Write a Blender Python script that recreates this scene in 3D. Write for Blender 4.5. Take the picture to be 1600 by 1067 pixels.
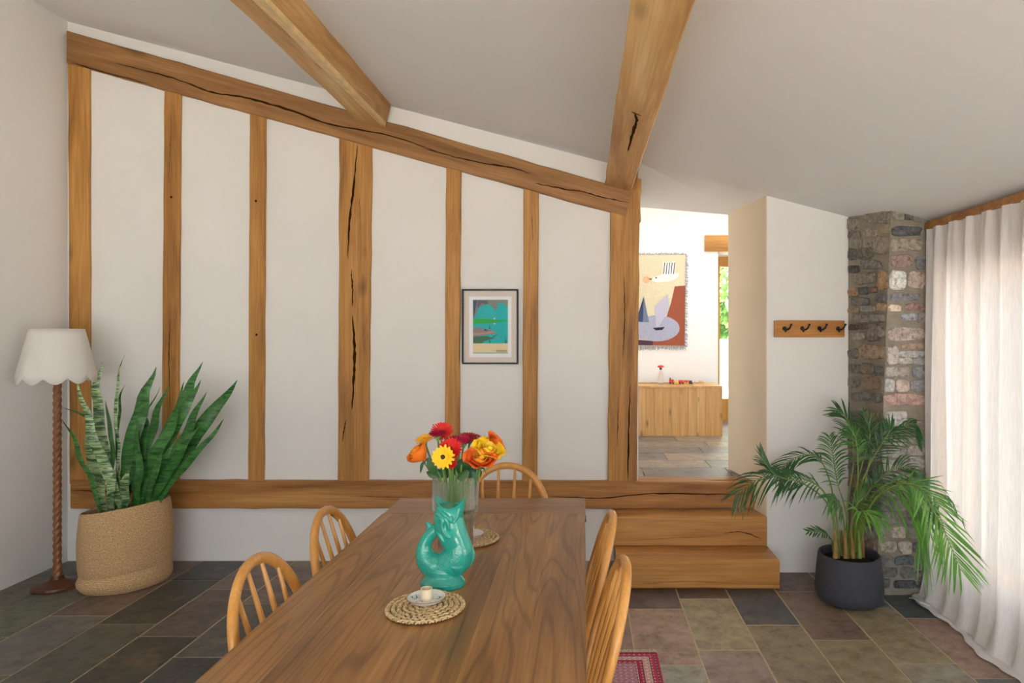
import bpy, bmesh, math, random
from mathutils import Vector, Matrix, noise
random.seed(7)
PI = math.pi
for o in list(bpy.data.objects): bpy.data.objects.remove(o)
C = bpy.context.scene.collection
scene = bpy.context.scene

# ------------------------------------------------------------------ camera, sky, light, exposure
F, CX, CY, H = 1040.0, 912.0, 520.0, 1.5        # focal length and vanishing point in pixels, eye height
cam = bpy.data.cameras.new('camera'); cam_o = bpy.data.objects.new('camera', cam); C.objects.link(cam_o)
cam.sensor_fit = 'HORIZONTAL'; cam.sensor_width = 36; cam.lens = F / 1600 * 36
cam.shift_x = (800 - CX) / 1600; cam.shift_y = -(533.5 - CY) / 1600
cam.clip_start = 0.05
cam_o.location = (0, 0, H); cam_o.rotation_euler = (PI / 2, 0, 0)
scene.camera = cam_o

world = bpy.data.worlds.new('sky'); scene.world = world; world.use_nodes = True
wbg = world.node_tree.nodes['Background']
wbg.inputs[0].default_value = (0.90, 0.95, 1.0, 1); wbg.inputs[1].default_value = 3.8
sun = bpy.data.lights.new('sun', 'SUN'); sun.energy = 30.0; sun.angle = 0.02; sun.color = (1.0, 0.97, 0.93)
sun_o = bpy.data.objects.new('sun', sun); C.objects.link(sun_o)
sun_o.rotation_euler = Vector((-0.66, 0.10, -0.75)).to_track_quat('-Z', 'Y').to_euler()

vs = scene.view_settings
vs.view_transform = 'Standard'; vs.look = 'None'; vs.gamma = 1; vs.use_curve_mapping = False
vs.exposure = 0.57

def portal(name, loc, rot, sx, sy):
    l = bpy.data.lights.new(name, 'AREA'); l.shape = 'RECTANGLE'; l.size = sx; l.size_y = sy
    l.cycles.is_portal = True
    o = bpy.data.objects.new(name, l); C.objects.link(o); o.location = loc; o.rotation_euler = rot
    return o
portal('window_portal', (2.30, 2.33, 1.03), (0, PI / 2, 0), 1.66, 2.9)          # curtained side window
portal('window_portal', (2.30, -0.85, 1.085), (0, PI / 2, 0), 1.75, 2.7)         # added bare side window, unseen beside the camera
portal('window_portal', (-0.3, -2.75, 1.2), (PI / 2, 0, 0), 4.4, 2.2)            # added glazed doors, unseen behind the camera
portal('window_portal', (3.45, 5.75, 1.75), (0, PI / 2, 0), 1.9, 1.9)            # added far room side window, out of view
portal('window_portal', (1.3, 5.85, 3.25), (0, 0, 0), 2.0, 1.3)                     # added far room rooflight, out of view
portal('window_portal', (1.9, 7.62, 1.45), (-PI / 2, 0, 0), 1.1, 1.8)            # far room glazed door

# ------------------------------------------------------------------ helpers
def P(x, y, d): return Vector(((x - CX) * d / F, d, H + (CY - y) * d / F))
def lin(c): return c / 12.92 if c <= 0.04045 else ((c + 0.055) / 1.055) ** 2.4
def S(h, k=1.0): return tuple(min(1, lin(int(h[i:i + 2], 16) / 255) * k) for i in (0, 2, 4)) + (1,)

def wloc(p):
    v = Vector((0, 0, 0))
    while p is not None: v = v + Vector(p.location); p = p.parent
    return v
def obj(name, bm, m=None, parent=None, world=True, smooth=True, color=None):
    """link a bmesh as ONE mesh object; world coordinates are made relative to the (unrotated) parent"""
    me = bpy.data.meshes.new(name)
    if world and parent is not None:
        bmesh.ops.translate(bm, verts=bm.verts, vec=-wloc(parent))
    bmesh.ops.recalc_face_normals(bm, faces=bm.faces)
    bm.to_mesh(me); bm.free()
    if smooth:
        me.polygons.foreach_set('use_smooth', [True] * len(me.polygons))
        try: me.set_sharp_from_angle(angle=math.radians(38))
        except Exception: pass
    o = bpy.data.objects.new(name, me); C.objects.link(o)
    if m: me.materials.append(m)
    if parent is not None: o.parent = parent
    if color: o.color = color
    return o
def tag(o, label=None, cat=None, group=None, kind=None):
    if label: o['label'] = label
    if cat: o['category'] = cat
    if group: o['group'] = group
    if kind: o['kind'] = kind
    return o
def empty(name, loc, label=None, cat=None, group=None, rz=0):
    o = bpy.data.objects.new(name, None); C.objects.link(o); o.location = loc; o.rotation_euler = (0, 0, rz)
    o.empty_display_size = 0.05
    return tag(o, label, cat, group)
def recenter(o, p):
    """move an object's origin to p without moving its mesh"""
    p = Vector(p); o.data.transform(Matrix.Translation(-p)); o.location = p
    return o
def struct(name, bm, m, parent=None, label=None, **k):
    o = obj(name, bm, m, parent, **k); 
    if parent is None: o['kind'] = 'structure'
    if label: o['label'] = label
    return o
def copy_tree(o, parent=None):
    c = o.copy(); C.objects.link(c); c.parent = parent
    for ch in list(o.children): copy_tree(ch, c)
    return c

def box(bm, lo, hi, bev=0.0):
    lo, hi = Vector(lo), Vector(hi)
    r = bmesh.ops.create_cube(bm, size=1)
    vs_ = r['verts']
    for v in vs_:
        v.co = Vector(((lo.x + hi.x) / 2 + v.co.x * (hi.x - lo.x), (lo.y + hi.y) / 2 + v.co.y * (hi.y - lo.y), (lo.z + hi.z) / 2 + v.co.z * (hi.z - lo.z)))
    if bev > 0:
        es = list({e for v in vs_ for e in v.link_edges})
        bmesh.ops.bevel(bm, geom=es, offset=bev, segments=2, affect='EDGES', profile=0.6)
    return vs_
def BX(lo, hi, bev=0.0):
    bm = bmesh.new(); box(bm, lo, hi, bev); return bm
def catmull(pts, n):
    pts = [Vector(p) for p in pts]
    if len(pts) == 2: return [pts[0].lerp(pts[1], i / n) for i in range(n + 1)]
    q = [pts[0] * 2 - pts[1]] + pts + [pts[-1] * 2 - pts[-2]]
    out = []; segs = len(pts) - 1
    for i in range(n + 1):
        u = i / n * segs; k = min(int(u), segs - 1); t = u - k
        a, b, c, d = q[k:k + 4]
        out.append(0.5 * ((2 * b) + (c - a) * t + (2 * a - 5 * b + 4 * c - d) * t * t + (3 * b - a - 3 * c + d) * t ** 3))
    return out
def lerp_list(vals, n):
    out = []
    for i in range(n + 1):
        u = i / n * (len(vals) - 1); k = min(int(u), len(vals) - 2); t = u - k
        out.append(vals[k] * (1 - t) + vals[k + 1] * t)
    return out
def tube(bm, pts, rad, n=8, up=None, sx=1.0, sy=1.0, cap=True, closed=False):
    """sweep an ellipse along pts; sx scales along (tangent x up), sy along the other axis"""
    N = len(pts)
    if not isinstance(rad, (list, tuple)): rad = [rad] * N
    rings = []; prev = None
    for i, p in enumerate(pts):
        if closed: t = pts[(i + 1) % N] - pts[i - 1]
        else: t = pts[min(i + 1, N - 1)] - pts[max(i - 1, 0)]
        if t.length < 1e-9: t = Vector((0, 0, 1))
        t = t.normalized()
        if up is not None: ref = Vector(up)
        else: ref = prev if prev is not None else (Vector((0, 0, 1)) if abs(t.z) < 0.9 else Vector((0, 1, 0)))
        v = ref - t * ref.dot(t)
        if v.length < 1e-6: v = t.orthogonal()
        v.normalize(); u = t.cross(v).normalized(); prev = v
        rings.append([bm.verts.new(p + (u * math.cos(2 * PI * k / n) * sx + v * math.sin(2 * PI * k / n) * sy) * rad[i]) for k in range(n)])
    M = N if closed else N - 1
    for i in range(M):
        a, b = rings[i], rings[(i + 1) % N]
        for k in range(n):
            bm.faces.new((a[k], a[(k + 1) % n], b[(k + 1) % n], b[k]))
    if cap and not closed:
        for r in (rings[0], rings[-1]):
            try: bm.faces.new(r)
            except ValueError: pass
    return rings
def lathe(bm, prof, n=32, c=(0, 0, 0), ex=1.0, ey=1.0, cap0=True, cap1=True, fn=None):
    c = Vector(c); rings = []
    for j, (r, z) in enumerate(prof):
        ring = []
        for k in range(n):
            a = 2 * PI * k / n
            rr, zz = (r, z) if fn is None else fn(r, z, a, j)
            ring.append(bm.verts.new(c + Vector((rr * ex * math.cos(a), rr * ey * math.sin(a), zz))))
        rings.append(ring)
    for a, b in zip(rings, rings[1:]):
        for k in range(n):
            bm.faces.new((a[k], a[(k + 1) % n], b[(k + 1) % n], b[k]))
    if cap0: bm.faces.new(rings[0])
    if cap1: bm.faces.new(rings[-1])
    return rings
def poly_prism(bm, pts, off):
    """closed polygon pts (3-D) extruded by vector off"""
    off = Vector(off)
    a = [bm.verts.new(Vector(p)) for p in pts]; b = [bm.verts.new(Vector(p) + off) for p in pts]
    n = len(a)
    bm.faces.new(a); bm.faces.new(list(reversed(b)))
    for k in range(n): bm.faces.new((a[k], a[(k + 1) % n], b[(k + 1) % n], b[k]))
def ball(bm, c, r, seg=10, sc=(1, 1, 1)):
    m = Matrix.Translation(Vector(c)) @ Matrix.Diagonal((r * sc[0], r * sc[1], r * sc[2], 1))
    bmesh.ops.create_uvsphere(bm, u_segments=seg, v_segments=max(4, seg * 2 // 3), radius=1, matrix=m)
def strip(bm, pts, widths, nrm, lift=0.0):
    """flat ribbon along pts, lying in the plane with normal nrm"""
    nrm = Vector(nrm).normalized(); L = []; N = len(pts)
    for i, p in enumerate(pts):
        t = (pts[min(i + 1, N - 1)] - pts[max(i - 1, 0)]).normalized(); s = t.cross(nrm).normalized()
        w = widths[i] / 2
        L.append((bm.verts.new(p + s * w + nrm * lift), bm.verts.new(p - s * w + nrm * lift)))
    for a, b in zip(L, L[1:]): bm.faces.new((a[0], a[1], b[1], b[0]))

# ------------------------------------------------------------------ materials
def mat(name):
    m = bpy.data.materials.new(name); m.use_nodes = True
    nt = m.node_tree; b = nt.nodes['Principled BSDF']
    return m, nt, b
def N(nt, t, **k):
    n = nt.nodes.new(t)
    for a, v in k.items():
        if a.startswith('i_'):
            key = a[2:]; key = int(key) if key.isdigit() else key.replace('_', ' ')
            n.inputs[key].default_value = v
        else: setattr(n, a, v)
    return n
def ramp(nt, stops, interp='LINEAR'):
    r = nt.nodes.new('ShaderNodeValToRGB'); r.color_ramp.interpolation = interp
    el = r.color_ramp.elements
    while len(el) > 1: el.remove(el[-1])
    el[0].position, el[0].color = stops[0]
    for p, c in stops[1:]:
        e = el.new(p); e.color = c
    return r
def plain(name, col, rough=0.6, metal=0.0, noise_amt=0.0, nscale=8.0, bump=0.0, bscale=60.0, spec=0.5, coat=0.0):
    m, nt, b = mat(name)
    b.inputs['Base Color'].default_value = col; b.inputs['Roughness'].default_value = rough
    b.inputs['Metallic'].default_value = metal; b.inputs['Specular IOR Level'].default_value = spec
    if coat: b.inputs['Coat Weight'].default_value = coat; b.inputs['Coat Roughness'].default_value = 0.08
    tc = N(nt, 'ShaderNodeTexCoord')
    if noise_amt > 0:
        no = N(nt, 'ShaderNodeTexNoise', i_Scale=nscale, i_Detail=5.0)
        nt.links.new(tc.outputs['Object'], no.inputs['Vector'])
        c2 = tuple(max(0, x * (1 - noise_amt)) for x in col[:3]) + (1,)
        r = ramp(nt, [(0.3, c2), (0.7, col)])
        nt.links.new(no.outputs['Fac'], r.inputs[0]); nt.links.new(r.outputs[0], b.inputs['Base Color'])
    if bump > 0:
        n2 = N(nt, 'ShaderNodeTexNoise', i_Scale=bscale, i_Detail=4.0)
        nt.links.new(tc.outputs['Object'], n2.inputs['Vector'])
        bp = N(nt, 'ShaderNodeBump', i_Strength=bump, i_Distance=0.01)
        nt.links.new(n2.outputs['Fac'], bp.inputs['Height']); nt.links.new(bp.outputs[0], b.inputs['Normal'])
    return m
def wood(name, dark, mid, light, axis=0, rough=0.55, knots=0.5, fine=1.0, contrast=1.0, coat=0.0, kscale=1.0, rings=0.0, spec=0.4, fib=0.6, ksize=1.0):
    """grain runs along the object's own axis; knots are dark oval spots"""
    m, nt, b = mat(name); L = nt.links.new
    tc = N(nt, 'ShaderNodeTexCoord'); oi = N(nt, 'ShaderNodeObjectInfo')
    mul = N(nt, 'ShaderNodeVectorMath', operation='SCALE'); mul.inputs[0].default_value = (17.3, 23.1, 31.7)
    L(oi.outputs['Random'], mul.inputs['Scale'])
    ad = N(nt, 'ShaderNodeVectorMath', operation='ADD'); L(tc.outputs['Object'], ad.inputs[0]); L(mul.outputs[0], ad.inputs[1])
    def mp(along, across):
        s = [across] * 3; s[axis] = along
        q = N(nt, 'ShaderNodeMapping'); q.inputs['Scale'].default_value = s; L(ad.outputs[0], q.inputs[0]); return q
    q1 = mp(0.9, 9); n1 = N(nt, 'ShaderNodeTexNoise', i_Scale=1.0, i_Detail=6.0, i_Roughness=0.6, i_Distortion=0.6); L(q1.outputs[0], n1.inputs['Vector'])
    q2 = mp(3.0 * fine, 110 * fine); n2 = N(nt, 'ShaderNodeTexNoise', i_Scale=1.0, i_Detail=3.0); L(q2.outputs[0], n2.inputs['Vector'])
    r1 = ramp(nt, [(0.5 - 0.22 / contrast, dark), (0.5, mid), (0.5 + 0.22 / contrast, light)]); L(n1.outputs['Fac'], r1.inputs[0])
    r2 = ramp(nt, [(0.32, (0.62, 0.58, 0.54, 1)), (0.62, (1, 1, 1, 1))]); L(n2.outputs['Fac'], r2.inputs[0])
    mx = N(nt, 'ShaderNodeMix', data_type='RGBA', blend_type='MULTIPLY'); mx.inputs[0].default_value = fib
    L(r1.outputs[0], mx.inputs[6]); L(r2.outputs[0], mx.inputs[7])
    out = mx.outputs[2]
    if rings > 0:
        q5 = mp(0.55, 6.5); n5 = N(nt, 'ShaderNodeTexNoise', i_Scale=1.0, i_Detail=1.5, i_Roughness=0.4); L(q5.outputs[0], n5.inputs['Vector'])
        m5 = N(nt, 'ShaderNodeMath', operation='MULTIPLY'); m5.inputs[1].default_value = 95; L(n5.outputs['Fac'], m5.inputs[0])
        s5 = N(nt, 'ShaderNodeMath', operation='SINE'); L(m5.outputs[0], s5.inputs[0])
        r5 = ramp(nt, [(0.0, (1, 1, 1, 1)), (0.55, (1, 1, 1, 1)), (1.0, (0.45, 0.40, 0.36, 1))]); L(s5.outputs[0], r5.inputs[0])
        m6 = N(nt, 'ShaderNodeMix', data_type='RGBA', blend_type='MULTIPLY'); m6.inputs[0].default_value = rings
        L(out, m6.inputs[6]); L(r5.outputs[0], m6.inputs[7]); out = m6.outputs[2]
    if knots > 0:
        q3 = mp(1.7 * kscale, 4.5 * kscale); nd = N(nt, 'ShaderNodeTexNoise', i_Scale=3.0); L(q3.outputs[0], nd.inputs['Vector'])
        dv = N(nt, 'ShaderNodeMix', data_type='VECTOR'); dv.inputs[0].default_value = 0.10; L(q3.outputs[0], dv.inputs[4]); L(nd.outputs['Color'], dv.inputs[5])
        vo = N(nt, 'ShaderNodeTexVoronoi', i_Scale=1.0, i_Randomness=1.0); L(dv.outputs[1], vo.inputs['Vector'])
        rk = ramp(nt, [(0.03 * ksize, (0.9, 0.9, 0.9, 1)), (0.10 * ksize, (0.55, 0.55, 0.55, 1)), (0.19 * ksize, (0, 0, 0, 1))]); L(vo.outputs['Distance'], rk.inputs[0])
        kf = N(nt, 'ShaderNodeMath', operation='MULTIPLY'); kf.inputs[1].default_value = knots; L(rk.outputs[0], kf.inputs[0])
        m3 = N(nt, 'ShaderNodeMix', data_type='RGBA'); L(kf.outputs[0], m3.inputs[0]); L(out, m3.inputs[6])
        m3.inputs[7].default_value = tuple(c * 0.35 for c in dark[:3]) + (1,); out = m3.outputs[2]
    L(out, b.inputs['Base Color'])
    b.inputs['Roughness'].default_value = rough; b.inputs['Specular IOR Level'].default_value = spec
    if coat: b.inputs['Coat Weight'].default_value = coat; b.inputs['Coat Roughness'].default_value = 0.2
    bp = N(nt, 'ShaderNodeBump', i_Strength=0.25, i_Distance=0.002); L(n2.outputs['Fac'], bp.inputs['Height']); L(bp.outputs[0], b.inputs['Normal'])
    return m
def tinted(name, rough=0.7, scale=9.0, amt=0.45, rust=0.3, bump=0.5, spec=0.4, rust_col=(0.42, 0.24, 0.13, 1), blot=2.2):
    """mineral surface whose tint is the object's own colour; blotches and fine relief on top"""
    m, nt, b = mat(name); L = nt.links.new
    tc = N(nt, 'ShaderNodeTexCoord'); oi = N(nt, 'ShaderNodeObjectInfo')
    mul = N(nt, 'ShaderNodeVectorMath', operation='SCALE'); mul.inputs[0].default_value = (13.3, 7.1, 19.7); L(oi.outputs['Random'], mul.inputs['Scale'])
    ad = N(nt, 'ShaderNodeVectorMath', operation='ADD'); L(tc.outputs['Object'], ad.inputs[0]); L(mul.outputs[0], ad.inputs[1])
    n1 = N(nt, 'ShaderNodeTexNoise', i_Scale=scale, i_Detail=8.0, i_Roughness=0.72, i_Distortion=0.2); L(ad.outputs[0], n1.inputs['Vector'])
    r1 = ramp(nt, [(0.3, (1 - amt, 1 - amt, 1 - amt, 1)), (0.5, (0.9, 0.9, 0.9, 1)), (0.72, (1 + amt * 0.5,) * 3 + (1,))]); L(n1.outputs['Fac'], r1.inputs[0])
    mx = N(nt, 'ShaderNodeMix', data_type='RGBA', blend_type='MULTIPLY'); mx.inputs[0].default_value = 1; L(oi.outputs['Color'], mx.inputs[6]); L(r1.outputs[0], mx.inputs[7])
    n2 = N(nt, 'ShaderNodeTexNoise', i_Scale=scale / blot, i_Detail=5.0, i_Roughness=0.65, i_Distortion=0.5); L(ad.outputs[0], n2.inputs['Vector'])
    r2 = ramp(nt, [(0.52, (0, 0, 0, 1)), (0.72, (rust, rust, rust, 1))]); L(n2.outputs['Fac'], r2.inputs[0])
    m2 = N(nt, 'ShaderNodeMix', data_type='RGBA'); L(r2.outputs[0], m2.inputs[0]); L(mx.outputs[2], m2.inputs[6]); m2.inputs[7].default_value = rust_col
    L(m2.outputs[2], b.inputs['Base Color']); b.inputs['Roughness'].default_value = rough; b.inputs['Specular IOR Level'].default_value = spec
    bp = N(nt, 'ShaderNodeBump', i_Strength=bump, i_Distance=0.006); L(n1.outputs['Fac'], bp.inputs['Height']); L(bp.outputs[0], b.inputs['Normal'])
    return m
def tint_plain(name, rough=0.5, spec=0.4, sss=0.0):
    m, nt, b = mat(name); oi = N(nt, 'ShaderNodeObjectInfo'); nt.links.new(oi.outputs['Color'], b.inputs['Base Color'])
    b.inputs['Roughness'].default_value = rough; b.inputs['Specular IOR Level'].default_value = spec
    return m

M = {}
M['plaster'] = plain('white_plaster', (0.80, 0.783, 0.758, 1), 0.85, noise_amt=0.03, nscale=2.0, bump=0.12, bscale=9.0, spec=0.2)
M['ceiling'] = plain('ceiling_paint', (0.80, 0.80, 0.812, 1), 0.85, noise_amt=0.02, nscale=1.2, bump=0.06, bscale=6.0, spec=0.2)
M['warm_shade'] = plain('reveal_warm_shade', (0.74, 0.635, 0.49, 1), 0.85, noise_amt=0.06, nscale=3.0, bump=0.12, bscale=9.0, spec=0.2)  # plaster colour with the reveal's warm shade painted into it
M['oak'] = wood('oak_stud', S('8a5c2c'), S('b98443'), S('d09c58'), 0, 0.55, knots=0.85, contrast=1.1, kscale=1.3)
M['oak_top'] = wood('oak_weathered', S('74502c'), S('9c7042'), S('b48657'), 0, 0.6, knots=0.6, contrast=1.1)
M['oak_rafter'] = wood('oak_rafter', S('a87842'), S('d2a366'), S('e8c48a'), 0, 0.55, knots=0.8, contrast=1.0, kscale=1.3, fib=0.4)
M['oak_sill'] = wood('oak_sill', S('84522a'), S('ad773f'), S('c89555'), 0, 0.5, knots=0.6, contrast=1.1)
M['oak_step'] = wood('oak_step', S('a06a34'), S('c48c4c'), S('d8a566'), 0, 0.4, knots=0.3, contrast=0.9, coat=0.1)
M['sapwood'] = plain('sapwood', S('f0d29a'), 0.6, noise_amt=0.25, nscale=14)
M['crack'] = plain('crack_shadow', S('3a2411'), 0.9, spec=0.0)
M['table'] = wood('stained_pine', S('74502c'), S('a47643'), S('bd8e56'), 1, 0.36, knots=0.35, contrast=1.0, rings=0.55, kscale=0.8, spec=0.45)
M['chair'] = wood('golden_beech', S('c4853c'), S('d69a50'), S('e2ab62'), 2, 0.30, knots=0.0, contrast=0.5, coat=0.3, fib=0.35)
M['pine'] = wood('pale_pine', S('b98a4e'), S('cfa066'), S('deb880'), 2, 0.5, knots=0.95, contrast=0.8, kscale=2.4, ksize=1.0, fib=0.4)
M['frame_pine'] = wood('door_pine', S('b9803a'), S('d69c4c'), S('e3b063'), 2, 0.5, knots=0.0)
M['dark_wood'] = wood('dark_turned_wood', S('3c2116'), S('55301f'), S('6e4029'), 2, 0.4, knots=0.0, coat=0.1)
M['rope_wood'] = wood('turned_walnut', S('5a3420'), S('80502f'), S('9a6740'), 2, 0.4, knots=0.0, coat=0.1)
M['slate'] = tinted('slate', 0.42, 13.0, 0.62, 0.6, 0.7, 0.5, (0.24, 0.165, 0.09, 1), blot=1.7)
M['stone'] = tinted('rubble_stone', 0.85, 42.0, 0.8, 0.5, 1.0, 0.25, (0.46, 0.36, 0.27, 1), blot=2.0)
M['mortar'] = plain('lime_mortar', S('9c9485'), 0.95, noise_amt=0.25, nscale=18, bump=0.5, bscale=70, spec=0.1)
M['grout'] = plain('grout', S('bfac90'), 0.9, noise_amt=0.2, nscale=30, bump=0.2)
M['black'] = plain('black_metal', S('1c1a19'), 0.45, 0.3)
M['iron'] = plain('hook_iron', S('3a3b3e'), 0.35, 0.8)
M['white'] = plain('white_card', (0.85, 0.85, 0.85, 1), 0.7)
M['flat'] = tint_plain('printed_colour', 0.6, 0.2)
M['glossy_tint'] = tint_plain('painted_toy', 0.3, 0.5)
M['petal'] = tint_plain('petal', 0.55, 0.3)
def glass_pane(name='clear_pane', ior=1.35):
    m, nt, b = mat(name); nt.nodes.remove(b); L = nt.links.new
    t = N(nt, 'ShaderNodeBsdfTransparent'); g = N(nt, 'ShaderNodeBsdfGlossy'); g.inputs['Roughness'].default_value = 0.02
    fr = N(nt, 'ShaderNodeFresnel', i_IOR=ior); mx = N(nt, 'ShaderNodeMixShader')
    L(fr.outputs[0], mx.inputs[0]); L(t.outputs[0], mx.inputs[1]); L(g.outputs[0], mx.inputs[2]); L(mx.outputs[0], nt.nodes['Material Output'].inputs[0])
    return m
M['pane'] = glass_pane()
M['pic_glass'] = glass_pane('matt_picture_glass', 1.10)

# ------------------------------------------------------------------ the room
D_PL, D_TB = 4.385, 4.36                       # plaster face and timber face of the back wall
def ceil_z(x): return 2.36 + 0.262 * (1.145 - x)

floor = struct('floor', BX((-3.6, -2.7, -0.2), (2.3, 4.42, -0.002)), M['grout'], label='dark slate tiled floor with pale grout lines')
# slate tiles: columns of 0.3 x 0.61 m, joints read off the photograph
tile_dark, tile_grey, tile_olive, tile_brown, tile_pink, tile_blue = S('3f4142'), S('66645c'), S('77705c'), S('6d5b50'), S('8d7567'), S('5a5e63')
tile_cols = [tile_dark, tile_grey, tile_olive, tile_brown, tile_brown, tile_pink, tile_olive, tile_grey]
xl = [-3.40, -3.138, -2.838, -2.51, -2.2, -1.9]
xl += [-1.9 + (0.24 + 1.9) / 7 * k for k in range(1, 8)] + [0.54, 0.83, 1.117, 1.41, 1.69, 2.04]
joint = {0: 3.6, 1: 3.284, 2: 3.53, 3: 3.43, 4: 3.29, 5: 3.08, 12: 3.62, 13: 3.76, 14: 3.42, 15: 3.25, 16: 3.63, 17: 3.50}
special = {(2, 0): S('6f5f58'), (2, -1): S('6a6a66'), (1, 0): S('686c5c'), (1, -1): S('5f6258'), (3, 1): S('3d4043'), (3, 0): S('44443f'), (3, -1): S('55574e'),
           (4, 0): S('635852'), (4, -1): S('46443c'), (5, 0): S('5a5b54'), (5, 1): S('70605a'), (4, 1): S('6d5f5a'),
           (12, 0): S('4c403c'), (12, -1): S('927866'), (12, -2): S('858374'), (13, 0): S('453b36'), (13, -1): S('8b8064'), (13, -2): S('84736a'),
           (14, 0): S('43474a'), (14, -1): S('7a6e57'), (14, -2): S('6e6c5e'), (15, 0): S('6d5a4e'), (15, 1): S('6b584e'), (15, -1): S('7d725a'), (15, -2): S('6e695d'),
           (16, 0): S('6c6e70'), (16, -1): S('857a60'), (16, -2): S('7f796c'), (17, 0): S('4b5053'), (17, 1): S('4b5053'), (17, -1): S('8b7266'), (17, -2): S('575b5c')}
tile_mesh = {}
rt = random.Random(3)
for ci in range(len(xl) - 1):
    j0 = joint.get(ci, 3.0 + rt.random() * 0.6)
    for k in range(-5, 3):
        d0, d1 = j0 + 0.61 * k, j0 + 0.61 * (k + 1)
        d1 = min(d1, 4.38)
        if d0 > 4.33 or d1 < 0.75: continue
        g = 0.0042
        w, l = xl[ci + 1] - xl[ci] - 2 * g, d1 - d0 - 2 * g
        key = (round(w, 3), round(l, 3))
        if key not in tile_mesh:
            bm = BX((-w / 2, -l / 2, -0.012), (w / 2, l / 2, 0), 0.0025)
            t = obj('slate_tile', bm, M['slate'], None, world=False, smooth=False); tile_mesh[key] = t.data
        else:
            t = bpy.data.objects.new('slate_tile', tile_mesh[key]); C.objects.link(t)
        t.parent = floor; t.location = ((xl[ci] + xl[ci + 1]) / 2, (d0 + d1) / 2, rt.uniform(-0.001, 0.0008))
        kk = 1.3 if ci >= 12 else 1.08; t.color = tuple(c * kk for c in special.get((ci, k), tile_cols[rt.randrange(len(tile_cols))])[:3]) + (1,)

struct('wall_left', BX((-3.6, -2.7, -0.05), (-3.4, 4.7, 4.0)), M['plaster'], label='white plaster side wall behind the floor lamp')
bm = bmesh.new()
box(bm, (-3.6, D_PL, -0.05), (0.36, 4.72, 3.75)); box(bm, (0.2, D_PL, -0.05), (1.16, 4.72, 0.50))
wall_back = struct('wall_back', bm, M['plaster'], label='timber framed partition wall with white plaster panels')
# ceiling slab (sloping) with the lower soffit over the doorway
bm = bmesh.new()
def slab(x0, x1, d0, d1, th=0.2):
    poly_prism(bm, [(x0, d0, ceil_z(x0)), (x1, d0, ceil_z(x1)), (x1, d0, ceil_z(x1) + th), (x0, d0, ceil_z(x0) + th)], (0, d1 - d0, 0))
slab(-3.6, 2.4, -2.7, 4.17); slab(-3.6, 0.36, 4.17, 4.72)
for (xa, xb) in ((0.352, 1.16),):
    a, b_ = ceil_z(xa), ceil_z(xb)
    v = [(xa, 4.17, a), (xb, 4.17, b_), (xb, 4.72, 2.325), (xa, 4.72, 2.395)]
    lo = [bm.verts.new(q) for q in v]; hi = [bm.verts.new((q[0], q[1], 2.9)) for q in v]
    bm.faces.new(lo); bm.faces.new(hi)
    for k in range(4): bm.faces.new((lo[k], lo[(k + 1) % 4], hi[(k + 1) % 4], hi[k]))
ceiling = struct('ceiling', bm, M['ceiling'], label='sloping white plaster ceiling with oak rafters', smooth=False)
# wall with the coat hooks, its flared reveal, tinted with warm shade, is a face of its own
bm = bmesh.new()
poly_prism(bm, [(1.150, 4.17, -0.05), (2.4, 4.17, -0.05), (2.4, 4.74, -0.05), (1.045, 4.74, -0.05)], (0, 0, 2.75))
wall_hooks = struct('wall_alcove', bm, M['plaster'], label='narrow white plaster wall carrying the coat rack', smooth=False)
bm = bmesh.new()
poly_prism(bm, [(1.143, 4.172, 0.0), (1.153, 4.172, 0.0), (1.048, 4.745, 0.0), (1.030, 4.745, 0.0)], (0, 0, 2.5))
struct('reveal', bm, M['warm_shade'], wall_hooks, label='plastered doorway reveal with painted warm shade', smooth=False)

# side wall with the curtained opening
bm = bmesh.new()
X0, X1 = 2.05, 2.27
box(bm, (X0, -2.7, -0.05), (X1, -2.2, 2.5)); box(bm, (X0, 0.5, -0.05), (X1, 0.9, 2.5)); box(bm, (X0, 3.76, -0.05), (X1, 4.2, 2.5))
box(bm, (X0, 0.9, -0.05), (X1, 3.76, 0.22)); box(bm, (X0, 0.9, 1.84), (X1, 3.76, 2.5))
box(bm, (X0, -2.2, -0.05), (X1, 0.5, 0.22)); box(bm, (X0, -2.2, 1.95), (X1, 0.5, 2.5))
struct('wall_right', bm, M['plaster'], label='white side wall behind the linen curtain')
win = empty('window_1', (2.16, 2.29, 0.22)); win['kind'] = 'structure'; win['label'] = 'wide timber window behind the linen curtain'
bm = bmesh.new()
for (d0, d1, z0, z1) in ((0.9, 3.76, 0.22, 0.28), (0.9, 3.76, 1.78, 1.84), (0.9, 0.96, 0.28, 1.78), (3.71, 3.76, 0.28, 1.78), (1.80, 1.86, 0.28, 1.78), (2.71, 2.77, 0.28, 1.78)):
    box(bm, (2.13, d0, z0), (2.19, d1, z1))
obj('window_frame', bm, M['frame_pine'], win, smooth=False)
for (d0, d1) in ((0.96, 1.80), (1.86, 2.71), (2.77, 3.71)):
    obj('pane', BX((2.157, d0, 0.28), (2.163, d1, 1.78)), M['pane'], win, smooth=False)

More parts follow.
